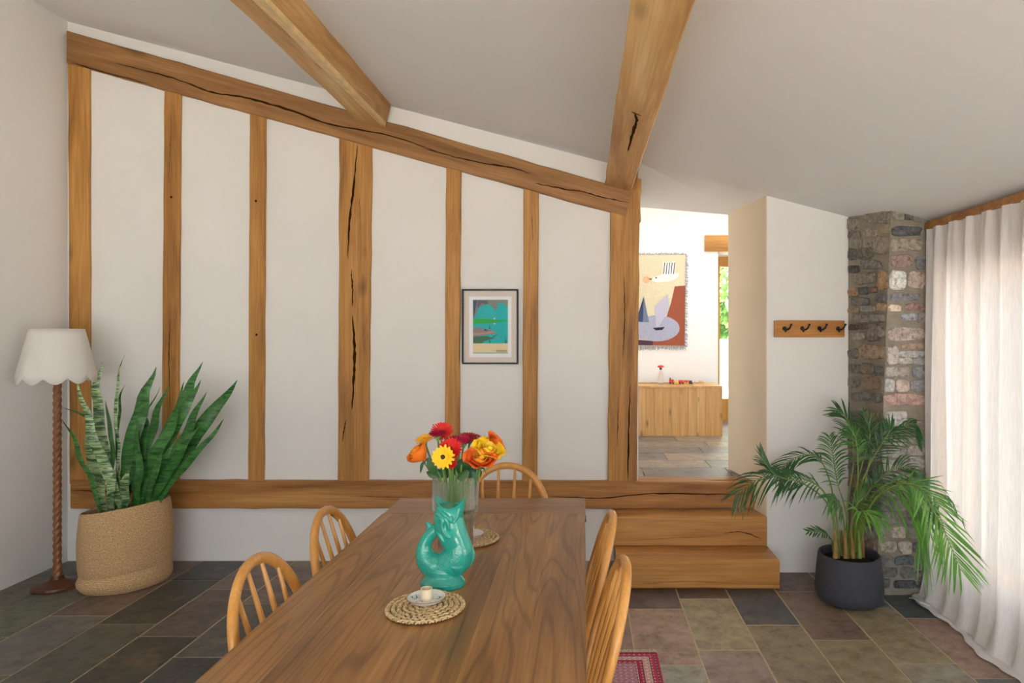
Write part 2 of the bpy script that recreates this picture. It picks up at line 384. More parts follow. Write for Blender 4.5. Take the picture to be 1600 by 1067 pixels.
win5 = empty('added_window_5', (2.16, -0.85, 0.22)); win5['kind'] = 'structure'; win5['label'] = 'added unseen bare timber window nearer the glazed doors'  # unseen window added for more side light and ceiling bounce
bm = bmesh.new()
for (d0, d1, z0, z1) in ((-2.2, 0.5, 0.22, 0.28), (-2.2, 0.5, 1.89, 1.95), (-2.2, -2.14, 0.28, 1.89), (0.44, 0.5, 0.28, 1.89), (-0.88, -0.82, 0.28, 1.89)):
    box(bm, (2.13, d0, z0), (2.19, d1, z1))
obj('window_frame', bm, M['frame_pine'], win5, smooth=False)
for (d0, d1) in ((-2.14, -0.88), (-0.82, 0.44)):
    obj('pane', BX((2.157, d0, 0.28), (2.163, d1, 1.89)), M['pane'], win5, smooth=False)
# wall behind the camera; its broad glazed opening is added for daylight
bm = bmesh.new()
box(bm, (-3.6, -2.7, -0.05), (-2.5, -2.5, 4)); box(bm, (1.9, -2.7, -0.05), (2.4, -2.5, 4)); box(bm, (-2.5, -2.7, 2.45), (1.9, -2.5, 4)); box(bm, (-2.5, -2.7, -0.05), (1.9, -2.5, 0.1))
struct('wall_front', bm, M['plaster'], label='white wall opposite the timber frame')
win2 = empty('added_window_2', (-0.3, -2.6, 0.1)); win2['kind'] = 'structure'; win2['label'] = 'added unseen glazed doors opposite the timber framed wall'
bm = bmesh.new()
for x in (-2.5, -1.42, -0.34, 0.74, 1.84): box(bm, (x, -2.63, 0.1), (x + 0.06, -2.57, 2.45))
box(bm, (-2.5, -2.63, 0.1), (1.9, -2.57, 0.16)); box(bm, (-2.5, -2.63, 2.39), (1.9, -2.57, 2.45))
obj('window_frame', bm, M['frame_pine'], win2, smooth=False)
for x in (-2.44, -1.36, -0.28, 0.80):
    obj('pane', BX((x, -2.603, 0.16), (x + 1.02, -2.597, 2.39)), M['pane'], win2, smooth=False)

# ------------------------------------------------------------------ oak frame
TIM = {}
def timber(name, a0, a1, b0, b1, back, m, parent, label=None, nseg=14, jit=0.002, bev=0.006, cracks=(), pegs=(), seed=0):
    """a0,a1: the two front corners at one end, b0,b1 at the other; back: vector into the wall"""
    rr = random.Random(seed); a0, a1, b0, b1, back = map(Vector, (a0, a1, b0, b1, back))
    o0 = (a0 + a1) / 2; ex = ((b0 + b1) / 2 - o0); Ln = ex.length; ex.normalize()
    ez = -back.normalized(); ez = (ez - ex * ez.dot(ex)).normalized(); ey = ez.cross(ex).normalized()
    MW = Matrix((ex, ey, ez)).transposed().to_4x4(); MW.translation = o0; inv = MW.inverted()
    th = back.length
    la0, la1, lb0, lb1 = [inv @ v for v in (a0, a1, b0, b1)]
    if la0.y > la1.y: la0, la1 = la1, la0
    if lb0.y > lb1.y: lb0, lb1 = lb1, lb0
    bm = bmesh.new(); rings = []
    for i in range(nseg + 1):
        t = i / nseg
        p0, p1 = la0.lerp(lb0, t), la1.lerp(lb1, t)
        j0 = jit * (rr.random() * 2 - 1); j1 = jit * (rr.random() * 2 - 1); jz = jit * 0.5 * (rr.random() * 2 - 1)
        y0, y1 = p0.y + j0, p1.y + j1
        def pt(y, z):
            f = (y - y0) / (y1 - y0); return bm.verts.new((p0.x + (p1.x - p0.x) * f, y, z))
        rings.append([pt(y0, -th), pt(y0, -bev + jz), pt(y0 + bev, jz), pt(y1 - bev, jz), pt(y1, -bev + jz), pt(y1, -th)])
    for r, s in zip(rings, rings[1:]):
        for k in range(6): bm.faces.new((r[k], r[(k + 1) % 6], s[(k + 1) % 6], s[k]))
    bm.faces.new(rings[0]); bm.faces.new(rings[-1])
    o = obj(name, bm, m, parent, world=False)
    o.matrix_local = (Matrix.Translation(-wloc(parent)) @ MW) if parent else MW
    TIM[o.name] = MW
    if label: o['label'] = label
    for (pts, w) in cracks:
        bm = bmesh.new(); q = [inv @ Vector(p) for p in pts]
        for v in q: v.z = 0
        n = max(8, len(q) * 6); c = catmull(q, n)
        for i in range(1, n): c[i].y += rr.uniform(-1, 1) * 0.0022
        ws = [w * (0.12 + math.sin(PI * i / n) ** 0.6 * rr.uniform(0.45, 1.1)) for i in range(n + 1)]
        strip(bm, c, ws, (0, 0, 1), jit * 0.5 + 0.0012)
        obj('crack', bm, M['crack'], o, world=False)
    for p, r in pegs:
        bm = bmesh.new(); q = inv @ Vector(p); q.z = jit * 0.5 + 0.001
        bmesh.ops.create_circle(bm, cap_ends=True, segments=12, radius=r, matrix=Matrix.Translation(q))
        obj('peg_hole', bm, M['crack'], o, world=False)
    return o
def W(x, y, d=D_TB): return P(x, y, d)
BACK = (0, 0.03, 0)
def vpost(name, xt0, xt1, xb0, xb1, yt, yb, label, d=D_TB, back=0.03, **k):
    return timber(name, W(xt0, yt, d), W(xt1, yt, d), W(xb0, yb, d), W(xb1, yb, d), (0, back, 0), M['oak'], wall_back, label, **k)
vpost('post', 105, 138, 108, 139, 85, 756, 'pale oak corner post beside the side wall', seed=1)
vpost('stud', 256, 281, 251, 277, 130, 756, 'oak stud behind the snake plant', seed=2, pegs=[(W(268, 308), 0.008)],
      cracks=[([W(266, 500), W(264, 560), W(266, 640)], 0.006), ([W(268, 180), W(266, 240), W(263, 290)], 0.003)])
vpost('stud', 390, 414, 387, 411, 160, 756, 'oak stud right of the snake plant', seed=3, pegs=[(W(400, 314), 0.008), (W(401, 523), 0.008)])
vpost('post', 530, 581, 527, 575, 195, 756, 'broad oak post with a long vertical split', seed=4, jit=0.003,
      cracks=[([W(559, 225), W(553, 290), W(546, 350), W(544, 405)], 0.014), ([W(549, 420), W(551, 450), W(551, 480)], 0.010),
              ([W(551, 492), W(554, 540), W(553, 590), W(550, 640)], 0.018), ([W(541, 655), W(538, 670), W(535, 690)], 0.008), ([W(562, 300), W(563, 360)], 0.003)])
vpost('stud', 697, 720, 694, 717, 245, 756, 'knotty oak stud left of the framed print', seed=5)
vpost('stud', 818, 842, 816, 839, 280, 756, 'oak stud right of the framed print', seed=6, cracks=[([W(831, 330), W(833, 380)], 0.003)])
vpost('door_post', 955, 1000, 949, 995, 300, 757, 'thick oak post at the doorway', d=4.352, back=0.19, seed=7, jit=0.004,
      cracks=[([W(975, 430, 4.352), W(976, 500, 4.352), W(973, 560, 4.352)], 0.006), ([W(985, 600, 4.352), W(982, 680, 4.352), W(981, 750, 4.352)], 0.012), ([W(966, 620, 4.352), W(965, 700, 4.352)], 0.005)])
# post head standing up past the rafter end
timber('post_head', W(972, 345, 4.353), W(1001, 345, 4.353), W(990, 256, 4.353), W(1002, 266, 4.353), (0, 0.19, 0), M['oak'], wall_back, nseg=5, jit=0.004, seed=8)
timber('top_beam', W(104, 47, 4.345), W(104, 98, 4.345), W(988, 298, 4.345), W(978, 338, 4.345), (0, 0.04, 0), M['oak_top'], wall_back, 'sloping oak top beam with a long dark split', nseg=30, jit=0.003, seed=9,
       cracks=[([W(180, 98, 4.345), W(270, 122, 4.345), W(330, 144, 4.345), W(380, 152, 4.345), W(440, 168, 4.345), W(520, 195, 4.345), W(610, 212, 4.345), W(690, 240, 4.345)], 0.013),
               ([W(660, 232, 4.345), W(740, 252, 4.345), W(800, 262, 4.345), W(830, 272, 4.345)], 0.009), ([W(835, 286, 4.345), W(880, 295, 4.345), W(910, 300, 4.345)], 0.010),
               ([W(900, 296, 4.345), W(940, 308, 4.345), W(984, 317, 4.345)], 0.009), ([W(112, 98, 4.345), W(160, 112, 4.345), W(240, 133, 4.345)], 0.007)])
timber('sill_beam', W(110, 751, 4.335), W(110, 795, 4.335), W(1190, 753, 4.335), W(1190, 795, 4.335), (0, 0.05, 0), M['oak_sill'], wall_back, 'long oak sill beam along the foot of the frame', nseg=34, jit=0.003, seed=10,
       cracks=[([W(860, 775, 4.335), W(940, 778, 4.335), W(1020, 771, 4.335), W(1100, 772, 4.335), W(1178, 772, 4.335)], 0.009), ([W(560, 775, 4.335), W(640, 777, 4.335)], 0.004), ([W(112, 766, 4.335), W(240, 770, 4.335)], 0.006)])
# doorway threshold
obj('threshold', BX((0.30, 4.386, 0.45), (1.10, 4.50, 0.532), 0.004), M['oak_sill'], wall_back)

# rafters: square to the roof slope, running towards the camera
n_dn = Vector((-0.2535, 0, -0.9673))
def rafter(lx, lz, rx, rz, d1, label, **k):
    return timber('rafter', (lx, d1, lz), (rx, d1, rz), (lx, -2.6, lz), (rx, -2.6, rz), -n_dn * 0.17, M['oak_rafter'], ceiling, label, nseg=40, bev=0.004, **k)
ra = rafter(-1.492, 2.901, -1.296, 2.850, 4.35, 'oak rafter with a pale waney edge', jit=0.004, seed=11)
rb = rafter(0.136, 2.467, 0.309, 2.422, 4.35, 'oak rafter over the doorway with a knot and short crack', jit=0.003, seed=12,
            cracks=[([Vector((0.22, 2.86, 2.445)), Vector((0.235, 2.95, 2.44)), Vector((0.232, 3.15, 2.44)), Vector((0.228, 3.45, 2.44))], 0.016), ([Vector((0.20, 2.85, 2.445)), Vector((0.25, 2.87, 2.44))], 0.014)])
bm = bmesh.new(); pts_l, pts_m, pts_r = [], [], []
c0 = Vector((-1.296, 0, 2.850)); along = Vector((-0.9673, 0, 0.2535)); upv = -n_dn
rr = random.Random(5); prev = None
for i in range(61):
    d = 4.34 - i * 0.08; w = 0.044 + 0.026 * noise.noise((d * 2.1, 3, 1)) + 0.012 * math.sin(d * 2.6); w = max(0.006, w)
    h = max(0.006, 0.02 + 0.012 * noise.noise((d * 1.7, 9, 4)))
    cur = [bm.verts.new(Vector((c0.x, d, c0.z)) + along * w + n_dn * 0.003), bm.verts.new(Vector((c0.x, d, c0.z)) - along * 0.004 + n_dn * 0.004), bm.verts.new(Vector((c0.x, d, c0.z)) + upv * h - along * 0.004)]
    if prev:
        for k in range(2): bm.faces.new((prev[k], prev[k + 1], cur[k + 1], cur[k]))
    prev = cur
bm.transform(TIM[ra.name].inverted()); wane = obj('waney_edge', bm, M['sapwood'], ra, world=False)
wane['label'] = 'pale sapwood strip along the edge'
# ------------------------------------------------------------------ stone pier
def xc(y): return 1392 - 23 * (y - 327) / 598.0
DC = 3.81
bm = bmesh.new()
zt = 2.35
cb, ct = (1369 - CX) * DC / F, (1392 - CX) * DC / F
lo = [bm.verts.new(v) for v in ((1.656, 4.175, -0.01), (cb, DC, -0.01), (2.06, DC, -0.01), (2.06, 4.175, -0.01))]
hi = [bm.verts.new(v) for v in ((1.656, 4.175, zt), (ct + 0.006, DC, zt), (2.06, DC, zt), (2.06, 4.175, zt))]
bm.faces.new(lo); bm.faces.new(hi)
for k in range(4): bm.faces.new((lo[k], lo[(k + 1) % 4], hi[(k + 1) % 4], hi[k]))
pier = struct('wall_pier', bm, M['mortar'], label='rubble stone pier beside the curtain', smooth=False)
def pier_pt(x, y):
    c = xc(y)
    if x >= c: return P(x, y, DC), Vector((0, -1, 0))
    t = max(0, (x - 1325.0) / (c - 1325.0)); d = 1 / ((1 - t) / 4.17 + t / DC)
    return P(x, y, d), Vector((-0.96, -0.27, 0)).normalized()
rs = random.Random(21)
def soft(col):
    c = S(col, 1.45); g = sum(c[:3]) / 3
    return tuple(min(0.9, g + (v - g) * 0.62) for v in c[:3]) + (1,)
def stone(x0, y0, x1, y1, col):
    x1 = min(x1, 1446.5); x0 = max(x0, 1326.0)
    cxm = xc((y0 + y1) / 2); mid = (x0 + x1) / 2
    if x0 < cxm < x1:                         # keep a stone on one face of the pier
        if mid > cxm: x0 = cxm + 0.6
        else: x1 = cxm - 0.3
    gx, gy = 1.6, 1.3; x0 -= gx if x0 - gx > cxm or x0 < cxm - 4 else 0; x1 += gx if x1 < cxm - 3 or x0 >= cxm else 0; y0 -= gy; y1 += gy; x1 = min(x1, 1446.8)
    if x1 - x0 < 3 or y1 - y0 < 3: return
    bm = bmesh.new(); n = 12; rings = []
    pc, nr = pier_pt((x0 + x1) / 2, (y0 + y1) / 2)
    h = rs.uniform(0.005, 0.014)
    jit = [rs.uniform(0.84, 1.08) for _ in range(n)]
    for (s, hh) in ((1.0, -0.004), (0.97, h * 0.55), (0.86, h * 0.95)):
        ring = []
        for k in range(n):
            a = 2 * PI * k / n + 0.2
            ca, sa = math.cos(a), math.sin(a); e = 0.52
            ux = math.copysign(abs(ca) ** e, ca) * s * jit[k]; uy = math.copysign(abs(sa) ** e, sa) * s * jit[k]
            q, _ = pier_pt((x0 + x1) / 2 + ux * (x1 - x0) / 2, (y0 + y1) / 2 + uy * (y1 - y0) / 2)
            ring.append(bm.verts.new(q + nr * (hh + (rs.uniform(-0.0025, 0.0025) if hh > 0 else 0))))
        rings.append(ring)
    cv = bm.verts.new(pc + nr * (h * rs.uniform(0.85, 1.15)))
    for a, b in zip(rings, rings[1:]):
        for k in range(n): bm.faces.new((a[k], a[(k + 1) % n], b[(k + 1) % n], b[k]))
    for k in range(n): bm.faces.new((rings[-1][k], rings[-1][(k + 1) % n], cv))
    o = obj('stone', bm, M['stone'], pier, smooth=False, color=soft(col))
    recenter(o, pc)
up = [(222,128,262,175,'9a8560'),(266,143,418,187,'4f5058'),(255,205,355,270,'998b76'),(360,208,418,265,'9c8a75'),(258,285,372,350,'9a7a6c'),(392,290,437,355,'6a6e76'),
 (255,365,336,458,'e0d6c6'),(355,368,437,455,'b59a86'),(248,482,412,515,'75777d'),(245,540,316,568,'d4bf9c'),(338,535,437,562,'a0736a'),(318,585,395,615,'9aa0a8'),(402,580,438,625,'8d8a88'),
 (240,650,440,718,'b09a8e'),(318,735,437,757,'a88668'),(305,772,437,800,'a7a5a3'),(300,808,370,835,'aaa6a0'),(378,808,438,838,'8f9096'),(240,745,300,835,'b3a59c'),(232,850,300,900,'a59c98'),(305,852,355,902,'9d9086'),
 (375,850,438,905,'7d8088'),(230,912,280,978,'a8a4a0'),(288,915,350,978,'b59c90'),(368,918,440,972,'80838a'),(222,988,440,1045,'b3897a'),
 (130,62,262,125,'857a6a'),(270,68,330,108,'8f8270'),(335,74,372,108,'5c5650'),(380,85,425,118,'7c7264'),
 (50,102,100,160,'857b6c'),(125,155,190,192,'8f836c'),(55,165,110,204,'75695a'),(78,208,166,244,'8b7f70'),(182,190,252,280,'8a7c68'),(92,250,178,305,'6f6253'),(55,255,85,310,'5f5a52'),
 (55,342,100,372,'4f4f4d'),(112,315,212,355,'77706a'),(75,376,190,430,'80725f'),(206,365,252,458,'a07a45'),(55,455,98,492,'9c7248'),(105,450,148,482,'4c5050'),(160,450,192,474,'7a5a40'),
 (65,500,155,540,'6c6862'),(192,488,242,520,'605f60'),(198,532,243,568,'a5814e'),(55,555,102,578,'93795a'),(115,545,185,574,'80786c'),(75,585,152,628,'7d756a'),(160,588,235,620,'81766a'),
 (55,640,98,662,'5e4a3c'),(106,634,138,660,'63523f'),(145,635,200,718,'786d5f'),(206,640,234,700,'7e756c'),(65,680,130,712,'99837a'),(108,738,235,808,'967a58'),(55,760,98,805,'6e685f'),(58,840,108,880,'6d675e'),(118,835,178,888,'75654f'),(188,850,228,895,'5f5a58'),
 (55,905,98,952,'756a5e'),(115,905,212,962,'86694a'),(62,978,160,1020,'706a62'),(175,985,216,1030,'6b665f')]
for a in up: stone(1310 + a[0] / 3.233, 310 + a[1] / 3.233, 1310 + a[2] / 3.233, 310 + a[3] / 3.233, a[4])
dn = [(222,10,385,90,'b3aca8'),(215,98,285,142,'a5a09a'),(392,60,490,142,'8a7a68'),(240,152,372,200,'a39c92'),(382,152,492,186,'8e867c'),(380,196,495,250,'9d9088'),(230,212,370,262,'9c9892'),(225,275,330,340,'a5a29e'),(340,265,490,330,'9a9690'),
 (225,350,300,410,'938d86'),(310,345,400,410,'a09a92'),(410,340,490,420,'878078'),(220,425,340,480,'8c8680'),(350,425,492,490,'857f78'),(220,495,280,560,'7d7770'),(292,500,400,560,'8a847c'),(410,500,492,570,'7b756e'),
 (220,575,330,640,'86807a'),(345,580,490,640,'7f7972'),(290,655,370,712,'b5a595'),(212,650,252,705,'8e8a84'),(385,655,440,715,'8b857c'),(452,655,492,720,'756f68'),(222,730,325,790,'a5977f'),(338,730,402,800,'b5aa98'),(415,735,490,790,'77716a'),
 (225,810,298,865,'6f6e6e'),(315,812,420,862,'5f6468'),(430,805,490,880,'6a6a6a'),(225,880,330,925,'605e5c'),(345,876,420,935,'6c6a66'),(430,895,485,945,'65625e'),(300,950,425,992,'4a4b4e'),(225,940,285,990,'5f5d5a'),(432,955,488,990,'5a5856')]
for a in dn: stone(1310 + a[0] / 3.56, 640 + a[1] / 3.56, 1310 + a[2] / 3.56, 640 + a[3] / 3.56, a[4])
y = 642
while y < 900:
    hh = rs.uniform(12, 22); x = 1327
    while x < xc(y) - 4:
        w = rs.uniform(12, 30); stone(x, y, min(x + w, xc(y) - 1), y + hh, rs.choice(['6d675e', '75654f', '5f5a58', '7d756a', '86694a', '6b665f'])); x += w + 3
    y += hh + 3
# oak jamb between pier and curtain
jb = struct('trim_1', BX((1.975, 3.70, 0.0), (2.05, 3.80, 2.10), 0.004), M['oak'], label='narrow oak jamb between stone pier and curtain'); recenter(jb, (2.0, 3.75, 0))
struct('trim_4', BX((2.032, 0.6, 1.84), (2.05, 3.76, 2.085)), M['oak_sill'], label='oak lintel behind the curtain head')
jb = struct('trim_2', BX((1.945, 0.6, 2.085), (2.05, 3.80, 2.128), 0.004), M['oak_sill'], label='oak rail along the ceiling above the curtain'); 

# ------------------------------------------------------------------ the far room
Z2 = 0.53
f2 = struct('floor_far', BX((-1.7, 4.66, -0.05), (3.5, 7.7, Z2 - 0.007)), M['grout'], label='slate floor of the brighter room beyond')
r2 = random.Random(12); d = 4.50; row = 0
while d < 7.5:
    w = 0.29; x = -0.55 - r2.random() * 0.5
    while x < 2.6:
        l = 0.6
        bm = BX((-l / 2 + 0.003, -w / 2 + 0.003, -0.012), (l / 2 - 0.003, w / 2 - 0.003, 0), 0.003) if row == 0 and x < -0.4 else None
        if bm: t = obj('slate_tile', bm, M['slate'], None, world=False, smooth=False); tm2 = t.data
        else: t = bpy.data.objects.new('slate_tile', tm2); C.objects.link(t)
        t.parent = f2; t.location = (x + l / 2, d + w / 2, Z2 + r2.uniform(-0.001, 0.001))
        t.color = r2.choice([S('8f7f6e'), S('7a7065'), S('857a6c'), S('6f6a66'), S('96836e')])
        if x + l > 1.02 and d < 4.7: pass
        x += l
    d += w; row += 1
bm = bmesh.new()
box(bm, (-1.7, 6.8, 0.4), (1.372, 7.55, 3.2)); box(bm, (2.5, 6.8, 0.4), (3.5, 7.55, 3.2)); box(bm, (1.372, 6.8, 2.345), (2.5, 7.55, 3.2))
struct('wall_far', bm, M['plaster'], label='bright white wall behind the tapestry')
bm = bmesh.new()
box(bm, (-1.9, 4.6, 0.3), (-1.6, 7.6, 3.2))
struct('wall_far_left', bm, M['plaster'], label='white end wall of the room beyond')
bm = bmesh.new()
box(bm, (3.3, 4.6, 0.3), (3.5, 4.85, 3.2)); box(bm, (3.3, 6.65, 0.3), (3.5, 7.6, 3.2)); box(bm, (3.3, 4.85, 0.3), (3.5, 6.65, 0.8)); box(bm, (3.3, 4.85, 2.7), (3.5, 6.65, 3.2))
struct('wall_far_right', bm, M['plaster'], label='white side wall of the room beyond with an added window opening')
bm = bmesh.new()
box(bm, (0.36, 4.66, 2.6), (3.5, 4.82, 3.2)); box(bm, (2.38, 4.66, 0.0), (3.5, 4.82, 2.7)); box(bm, (-1.9, 4.70, 0.3), (0.30, 4.82, 3.2))
struct('wall_far_front', bm, M['plaster'], label='back of the partition in the room beyond')
bm = bmesh.new()
box(bm, (-1.9, 4.7, 3.0), (0.3, 7.6, 3.2)); box(bm, (2.3, 4.7, 3.0), (3.5, 7.6, 3.2)); box(bm, (0.3, 4.7, 3.0), (2.3, 5.2, 3.2)); box(bm, (0.3, 6.5, 3.0), (2.3, 7.6, 3.2))
struct('ceiling_far', bm, M['ceiling'], label='white ceiling of the room beyond')
w4 = empty('added_window_4', (1.3, 5.85, 3.1)); w4['kind'] = 'structure'; w4['label'] = 'added unseen rooflight of the room beyond'  # added out of view to brighten the far room
bm = bmesh.new()
for (a, b_) in (((0.3, 5.2), (2.3, 5.25)), ((0.3, 6.45), (2.3, 6.5)), ((0.3, 5.25), (0.35, 6.45)), ((2.25, 5.25), (2.3, 6.45))): box(bm, (a[0], a[1], 3.1), (b_[0], b_[1], 3.15))
obj('window_frame', bm, M['white'], w4, smooth=False)
obj('pane', BX((0.35, 5.25, 3.12), (2.25, 6.45, 3.126)), M['pane'], w4, smooth=False)
w3 = empty('added_window_3', (3.4, 5.75, 0.8)); w3['kind'] = 'structure'; w3['label'] = 'added unseen side window of the room beyond'  # unseen window added as a daylight source for the far room
bm = bmesh.new()
for (a, b_, c, e) in ((4.85, 6.65, 0.8, 0.86), (4.85, 6.65, 2.64, 2.7), (4.85, 4.91, 0.86, 2.64), (6.59, 6.65, 0.86, 2.64), (5.72, 5.78, 0.86, 2.64)): box(bm, (3.37, a, c), (3.43, b_, e))
obj('window_frame', bm, M['frame_pine'], w3, smooth=False)
for (a, b_) in ((4.91, 5.72), (5.78, 6.59)): obj('pane', BX((3.397, a, 0.86), (3.403, b_, 2.64)), M['pane'], w3, smooth=False)
struct('trim_3', BX((1.235, 6.775, 2.33), (2.62, 6.95, 2.495), 0.005), M['oak'], label='oak lintel over the far glazed door')
dr = empty('door_1', (1.93, 7.45, Z2)); dr['kind'] = 'structure'; dr['label'] = 'pine framed glazed door to the garden'
bm = bmesh.new(); box(bm, (1.372, 7.40, Z2), (1.515, 7.47, 2.345)); box(bm, (2.36, 7.40, Z2), (2.50, 7.47, 2.345)); box(bm, (1.515, 7.40, 2.235), (2.36, 7.47, 2.345)); box(bm, (1.515, 7.40, Z2), (2.36, 7.47, 0.765))
obj('door_frame', bm, M['frame_pine'], dr, smooth=False)
obj('pane', BX((1.515, 7.432, 0.765), (2.36, 7.438, 2.235)), M['pane'], dr, smooth=False)
hb = bmesh.new(); box(hb, (2.30, 7.37, 1.35), (2.35, 7.40, 1.50), 0.004); obj('door_handle', hb, M['iron'], dr)

# pine storage bench
cab = empty('storage_bench', (0.95, 6.45, Z2), 'knotty pale pine storage bench below the tapestry', 'bench')
cx0, cx1, cz = 0.50, 1.30, 1.003
nst = 10
for i in range(nst):
    xa = cx0 + 0.0 + (cx1 - cx0) / nst * i; xb = cx0 + (cx1 - cx0) / nst * (i + 1)
    st = obj('stave', BX((xa + 0.0006, 6.23, Z2 + 0.002), (xb - 0.0006, 6.25, cz - 0.018), 0.0006), M['pine'], cab, smooth=False); recenter(st, Vector(((xa + xb) / 2 - 0.95, -0.2, 0)))
obj('top', BX((cx0, 6.225, cz - 0.018), (cx1, 6.70, cz), 0.002), M['pine'], cab, smooth=False)
obj('side_panel', BX((cx1 - 0.02, 6.25, Z2 + 0.002), (cx1, 6.70, cz - 0.018)), M['pine'], cab, smooth=False)
obj('back_panel', BX((cx0, 6.68, Z2 + 0.002), (cx1 - 0.02, 6.70, cz - 0.018)), M['pine'], cab, smooth=False)
for z in (Z2 + 0.002, 0.70, 0.86): obj('shelf', BX((cx0 + 0.01, 6.25, z), (cx1 - 0.02, 6.68, z + 0.018)), M['pine'], cab, smooth=False)
for (a, b_) in (((cx0, 6.50, cz), (cx1 - 0.12, 6.52, cz + 0.014)), ((cx1 - 0.14, 6.52, cz), (cx1 - 0.12, 6.69, cz + 0.014))): obj('tray_rail', BX(a, b_), M['pine'], cab, smooth=False)
# toy bottle with a red cap
tb = empty('toy_bottle', (0.745, 6.43, cz), 'small clear bottle with a red top on the pine bench', 'bottle')
m, nt, b = mat('clear_plastic'); b.inputs['Base Color'].default_value = (0.95, 0.9, 0.88, 1); b.inputs['Transmission Weight'].default_value = 0.85; b.inputs['Roughness'].default_value = 0.1; M['clearplastic'] = m
bm = bmesh.new(); lathe(bm, [(0.026, 0), (0.028, 0.01), (0.024, 0.06), (0.018, 0.11), (0.011, 0.13), (0.011, 0.145)], 16, (0.745, 6.43, cz)); obj('bottle_body', bm, M['clearplastic'], tb)
bm = bmesh.new(); lathe(bm, [(0.012, 0.142), (0.014, 0.15), (0.010, 0.163)], 12, (0.745, 6.43, cz)); obj('collar', bm, M['iron'], tb)
bm = bmesh.new(); lathe(bm, [(0.012, 0.160), (0.032, 0.166), (0.032, 0.176), (0.018, 0.184)], 16, (0.745, 6.43, cz)); obj('cap', bm, M['glossy_tint'], tb, color=S('d8262a'))
# toy train
tt = empty('toy_train', (0.93, 6.36, cz), 'red and yellow wooden toy train on the pine bench', 'toy train')
obj('track', BX((0.80, 6.335, cz), (1.05, 6.385, cz + 0.008), 0.001), M['pine'], tt, smooth=False)
xx = 0.815
for i, (w, h, c) in enumerate(((0.05, 0.042, 'c41f24'), (0.042, 0.03, 'e8b92c'), (0.05, 0.036, 'c8242a'), (0.048, 0.036, 'd23a2c'), (0.034, 0.032, '35322f'))):
    car = obj('train_car', BX((xx, 6.345, cz + 0.016), (xx + w - 0.006, 6.375, cz + 0.010 + h), 0.003), M['glossy_tint'], tt, smooth=False, color=S(c))
    for q in (0.2, 0.75):
        bm = bmesh.new(); bmesh.ops.create_cone(bm, cap_ends=True, segments=12, radius1=0.009, radius2=0.009, depth=0.036, matrix=Matrix.Translation((xx + w * q, 6.36, cz + 0.0175)) @ Matrix.Rotation(PI / 2, 4, 'X'))
        obj('wheel', bm, M['glossy_tint'], car, color=S('e6b53a' if i % 2 else '3b2a20'))
    if i == 0:
        bm = bmesh.new(); lathe(bm, [(0.006, 0), (0.008, 0.018)], 10, (xx + 0.012, 6.36, cz + 0.05)); obj('funnel', bm, M['glossy_tint'], car, color=S('2a2523'))
    xx += w
# tapestry: woven colour fields laid on the cloth, fringe round the edge
DT = 6.792
def T(x, y, off=0.0): return P(980 + x / 3.233, 370 + y / 3.233, DT - off)
tp = empty('tapestry', T(20, 320), 'fringed woven tapestry with a bird and sailing boats on the far wall', 'tapestry')
m, nt, b = mat('woven_cotton'); oi = N(nt, 'ShaderNodeObjectInfo'); tc = N(nt, 'ShaderNodeTexCoord')
wv = N(nt, 'ShaderNodeTexNoise', i_Scale=160.0, i_Detail=2.0); nt.links.new(tc.outputs['Object'], wv.inputs['Vector'])
rw = ramp(nt, [(0.3, (0.72, 0.72, 0.72, 1)), (0.65, (1, 1, 1, 1))]); nt.links.new(wv.outputs['Fac'], rw.inputs[0])
mx = N(nt, 'ShaderNodeMix', data_type='RGBA', blend_type='MULTIPLY'); mx.inputs[0].default_value = 1; nt.links.new(oi.outputs['Color'], mx.inputs[6]); nt.links.new(rw.outputs[0], mx.inputs[7])
nt.links.new(mx.outputs[2], b.inputs['Base Color']); b.inputs['Roughness'].default_value = 0.95; M['woven'] = m
def field(name, pts, col, layer, parent=tp, fn=T):
    bm = bmesh.new(); poly_prism(bm, [fn(x, y, 0.001 + 0.0012 * layer) for x, y in pts], (0, 0.0012, 0)); return obj(name, bm, M['woven'], parent, smooth=False, color=S(col))
field('cloth', [(-190, 92), (296, 88), (290, 552), (-190, 545)], 'ddd2b0', 0)
field('rust_field', [(240, 250), (293, 246), (290, 550), (128, 548), (125, 525), (200, 400), (222, 330)], '9a5238', 1)
field('dark_field', [(-60, 510), (130, 526), (129, 548), (-60, 545)], '4a3440', 2)
el = [(150 + 115 * math.cos(a), 462 + 66 * math.sin(a)) for a in [2 * PI * k / 28 for k in range(28)]]
el = [(x - (60 if x < 100 else 0) * (100 - x) / 60, y) for x, y in el]
field('pond', el, 'a9abc0', 3)
field('sail', [(145, 455), (140, 350), (205, 288), (212, 350), (200, 390), (160, 452)], 'bdb9cc', 4)
field('hull', [(128, 460), (190, 455), (178, 470), (145, 472)], '2c2b3a', 5)
field('dark_sail', [(50, 405), (84, 300), (78, 430), (50, 428)], '3a4668', 4)
field('grey_sail', [(84, 300), (110, 432), (76, 430)], '75809a', 4)
field('sun', [(97 + 19 * math.cos(2 * PI * k / 18), 217 + 18 * math.sin(2 * PI * k / 18)) for k in range(18)], 'e6b48e', 2)
field('bird', [(122, 213), (140, 200), (175, 190), (182, 128), (244, 124), (242, 186), (266, 182), (248, 212), (215, 226), (150, 232), (124, 222)], 'e8e6e0', 3)
field('beak', [(104, 213), (124, 209), (124, 217)], '4a4a48', 4)
field('eye', [(146 + 4 * math.cos(2 * PI * k / 10), 206 + 4 * math.sin(2 * PI * k / 10)) for k in range(10)], '2c3040', 4)
for k in range(5):
    x = 184 + 12.5 * k; field('feather_stripe', [(x - 2, 188), (x + 4, 130), (x + 8, 130), (x + 2, 188)], '3c4a66', 4)
bm = bmesh.new(); rf = random.Random(8)
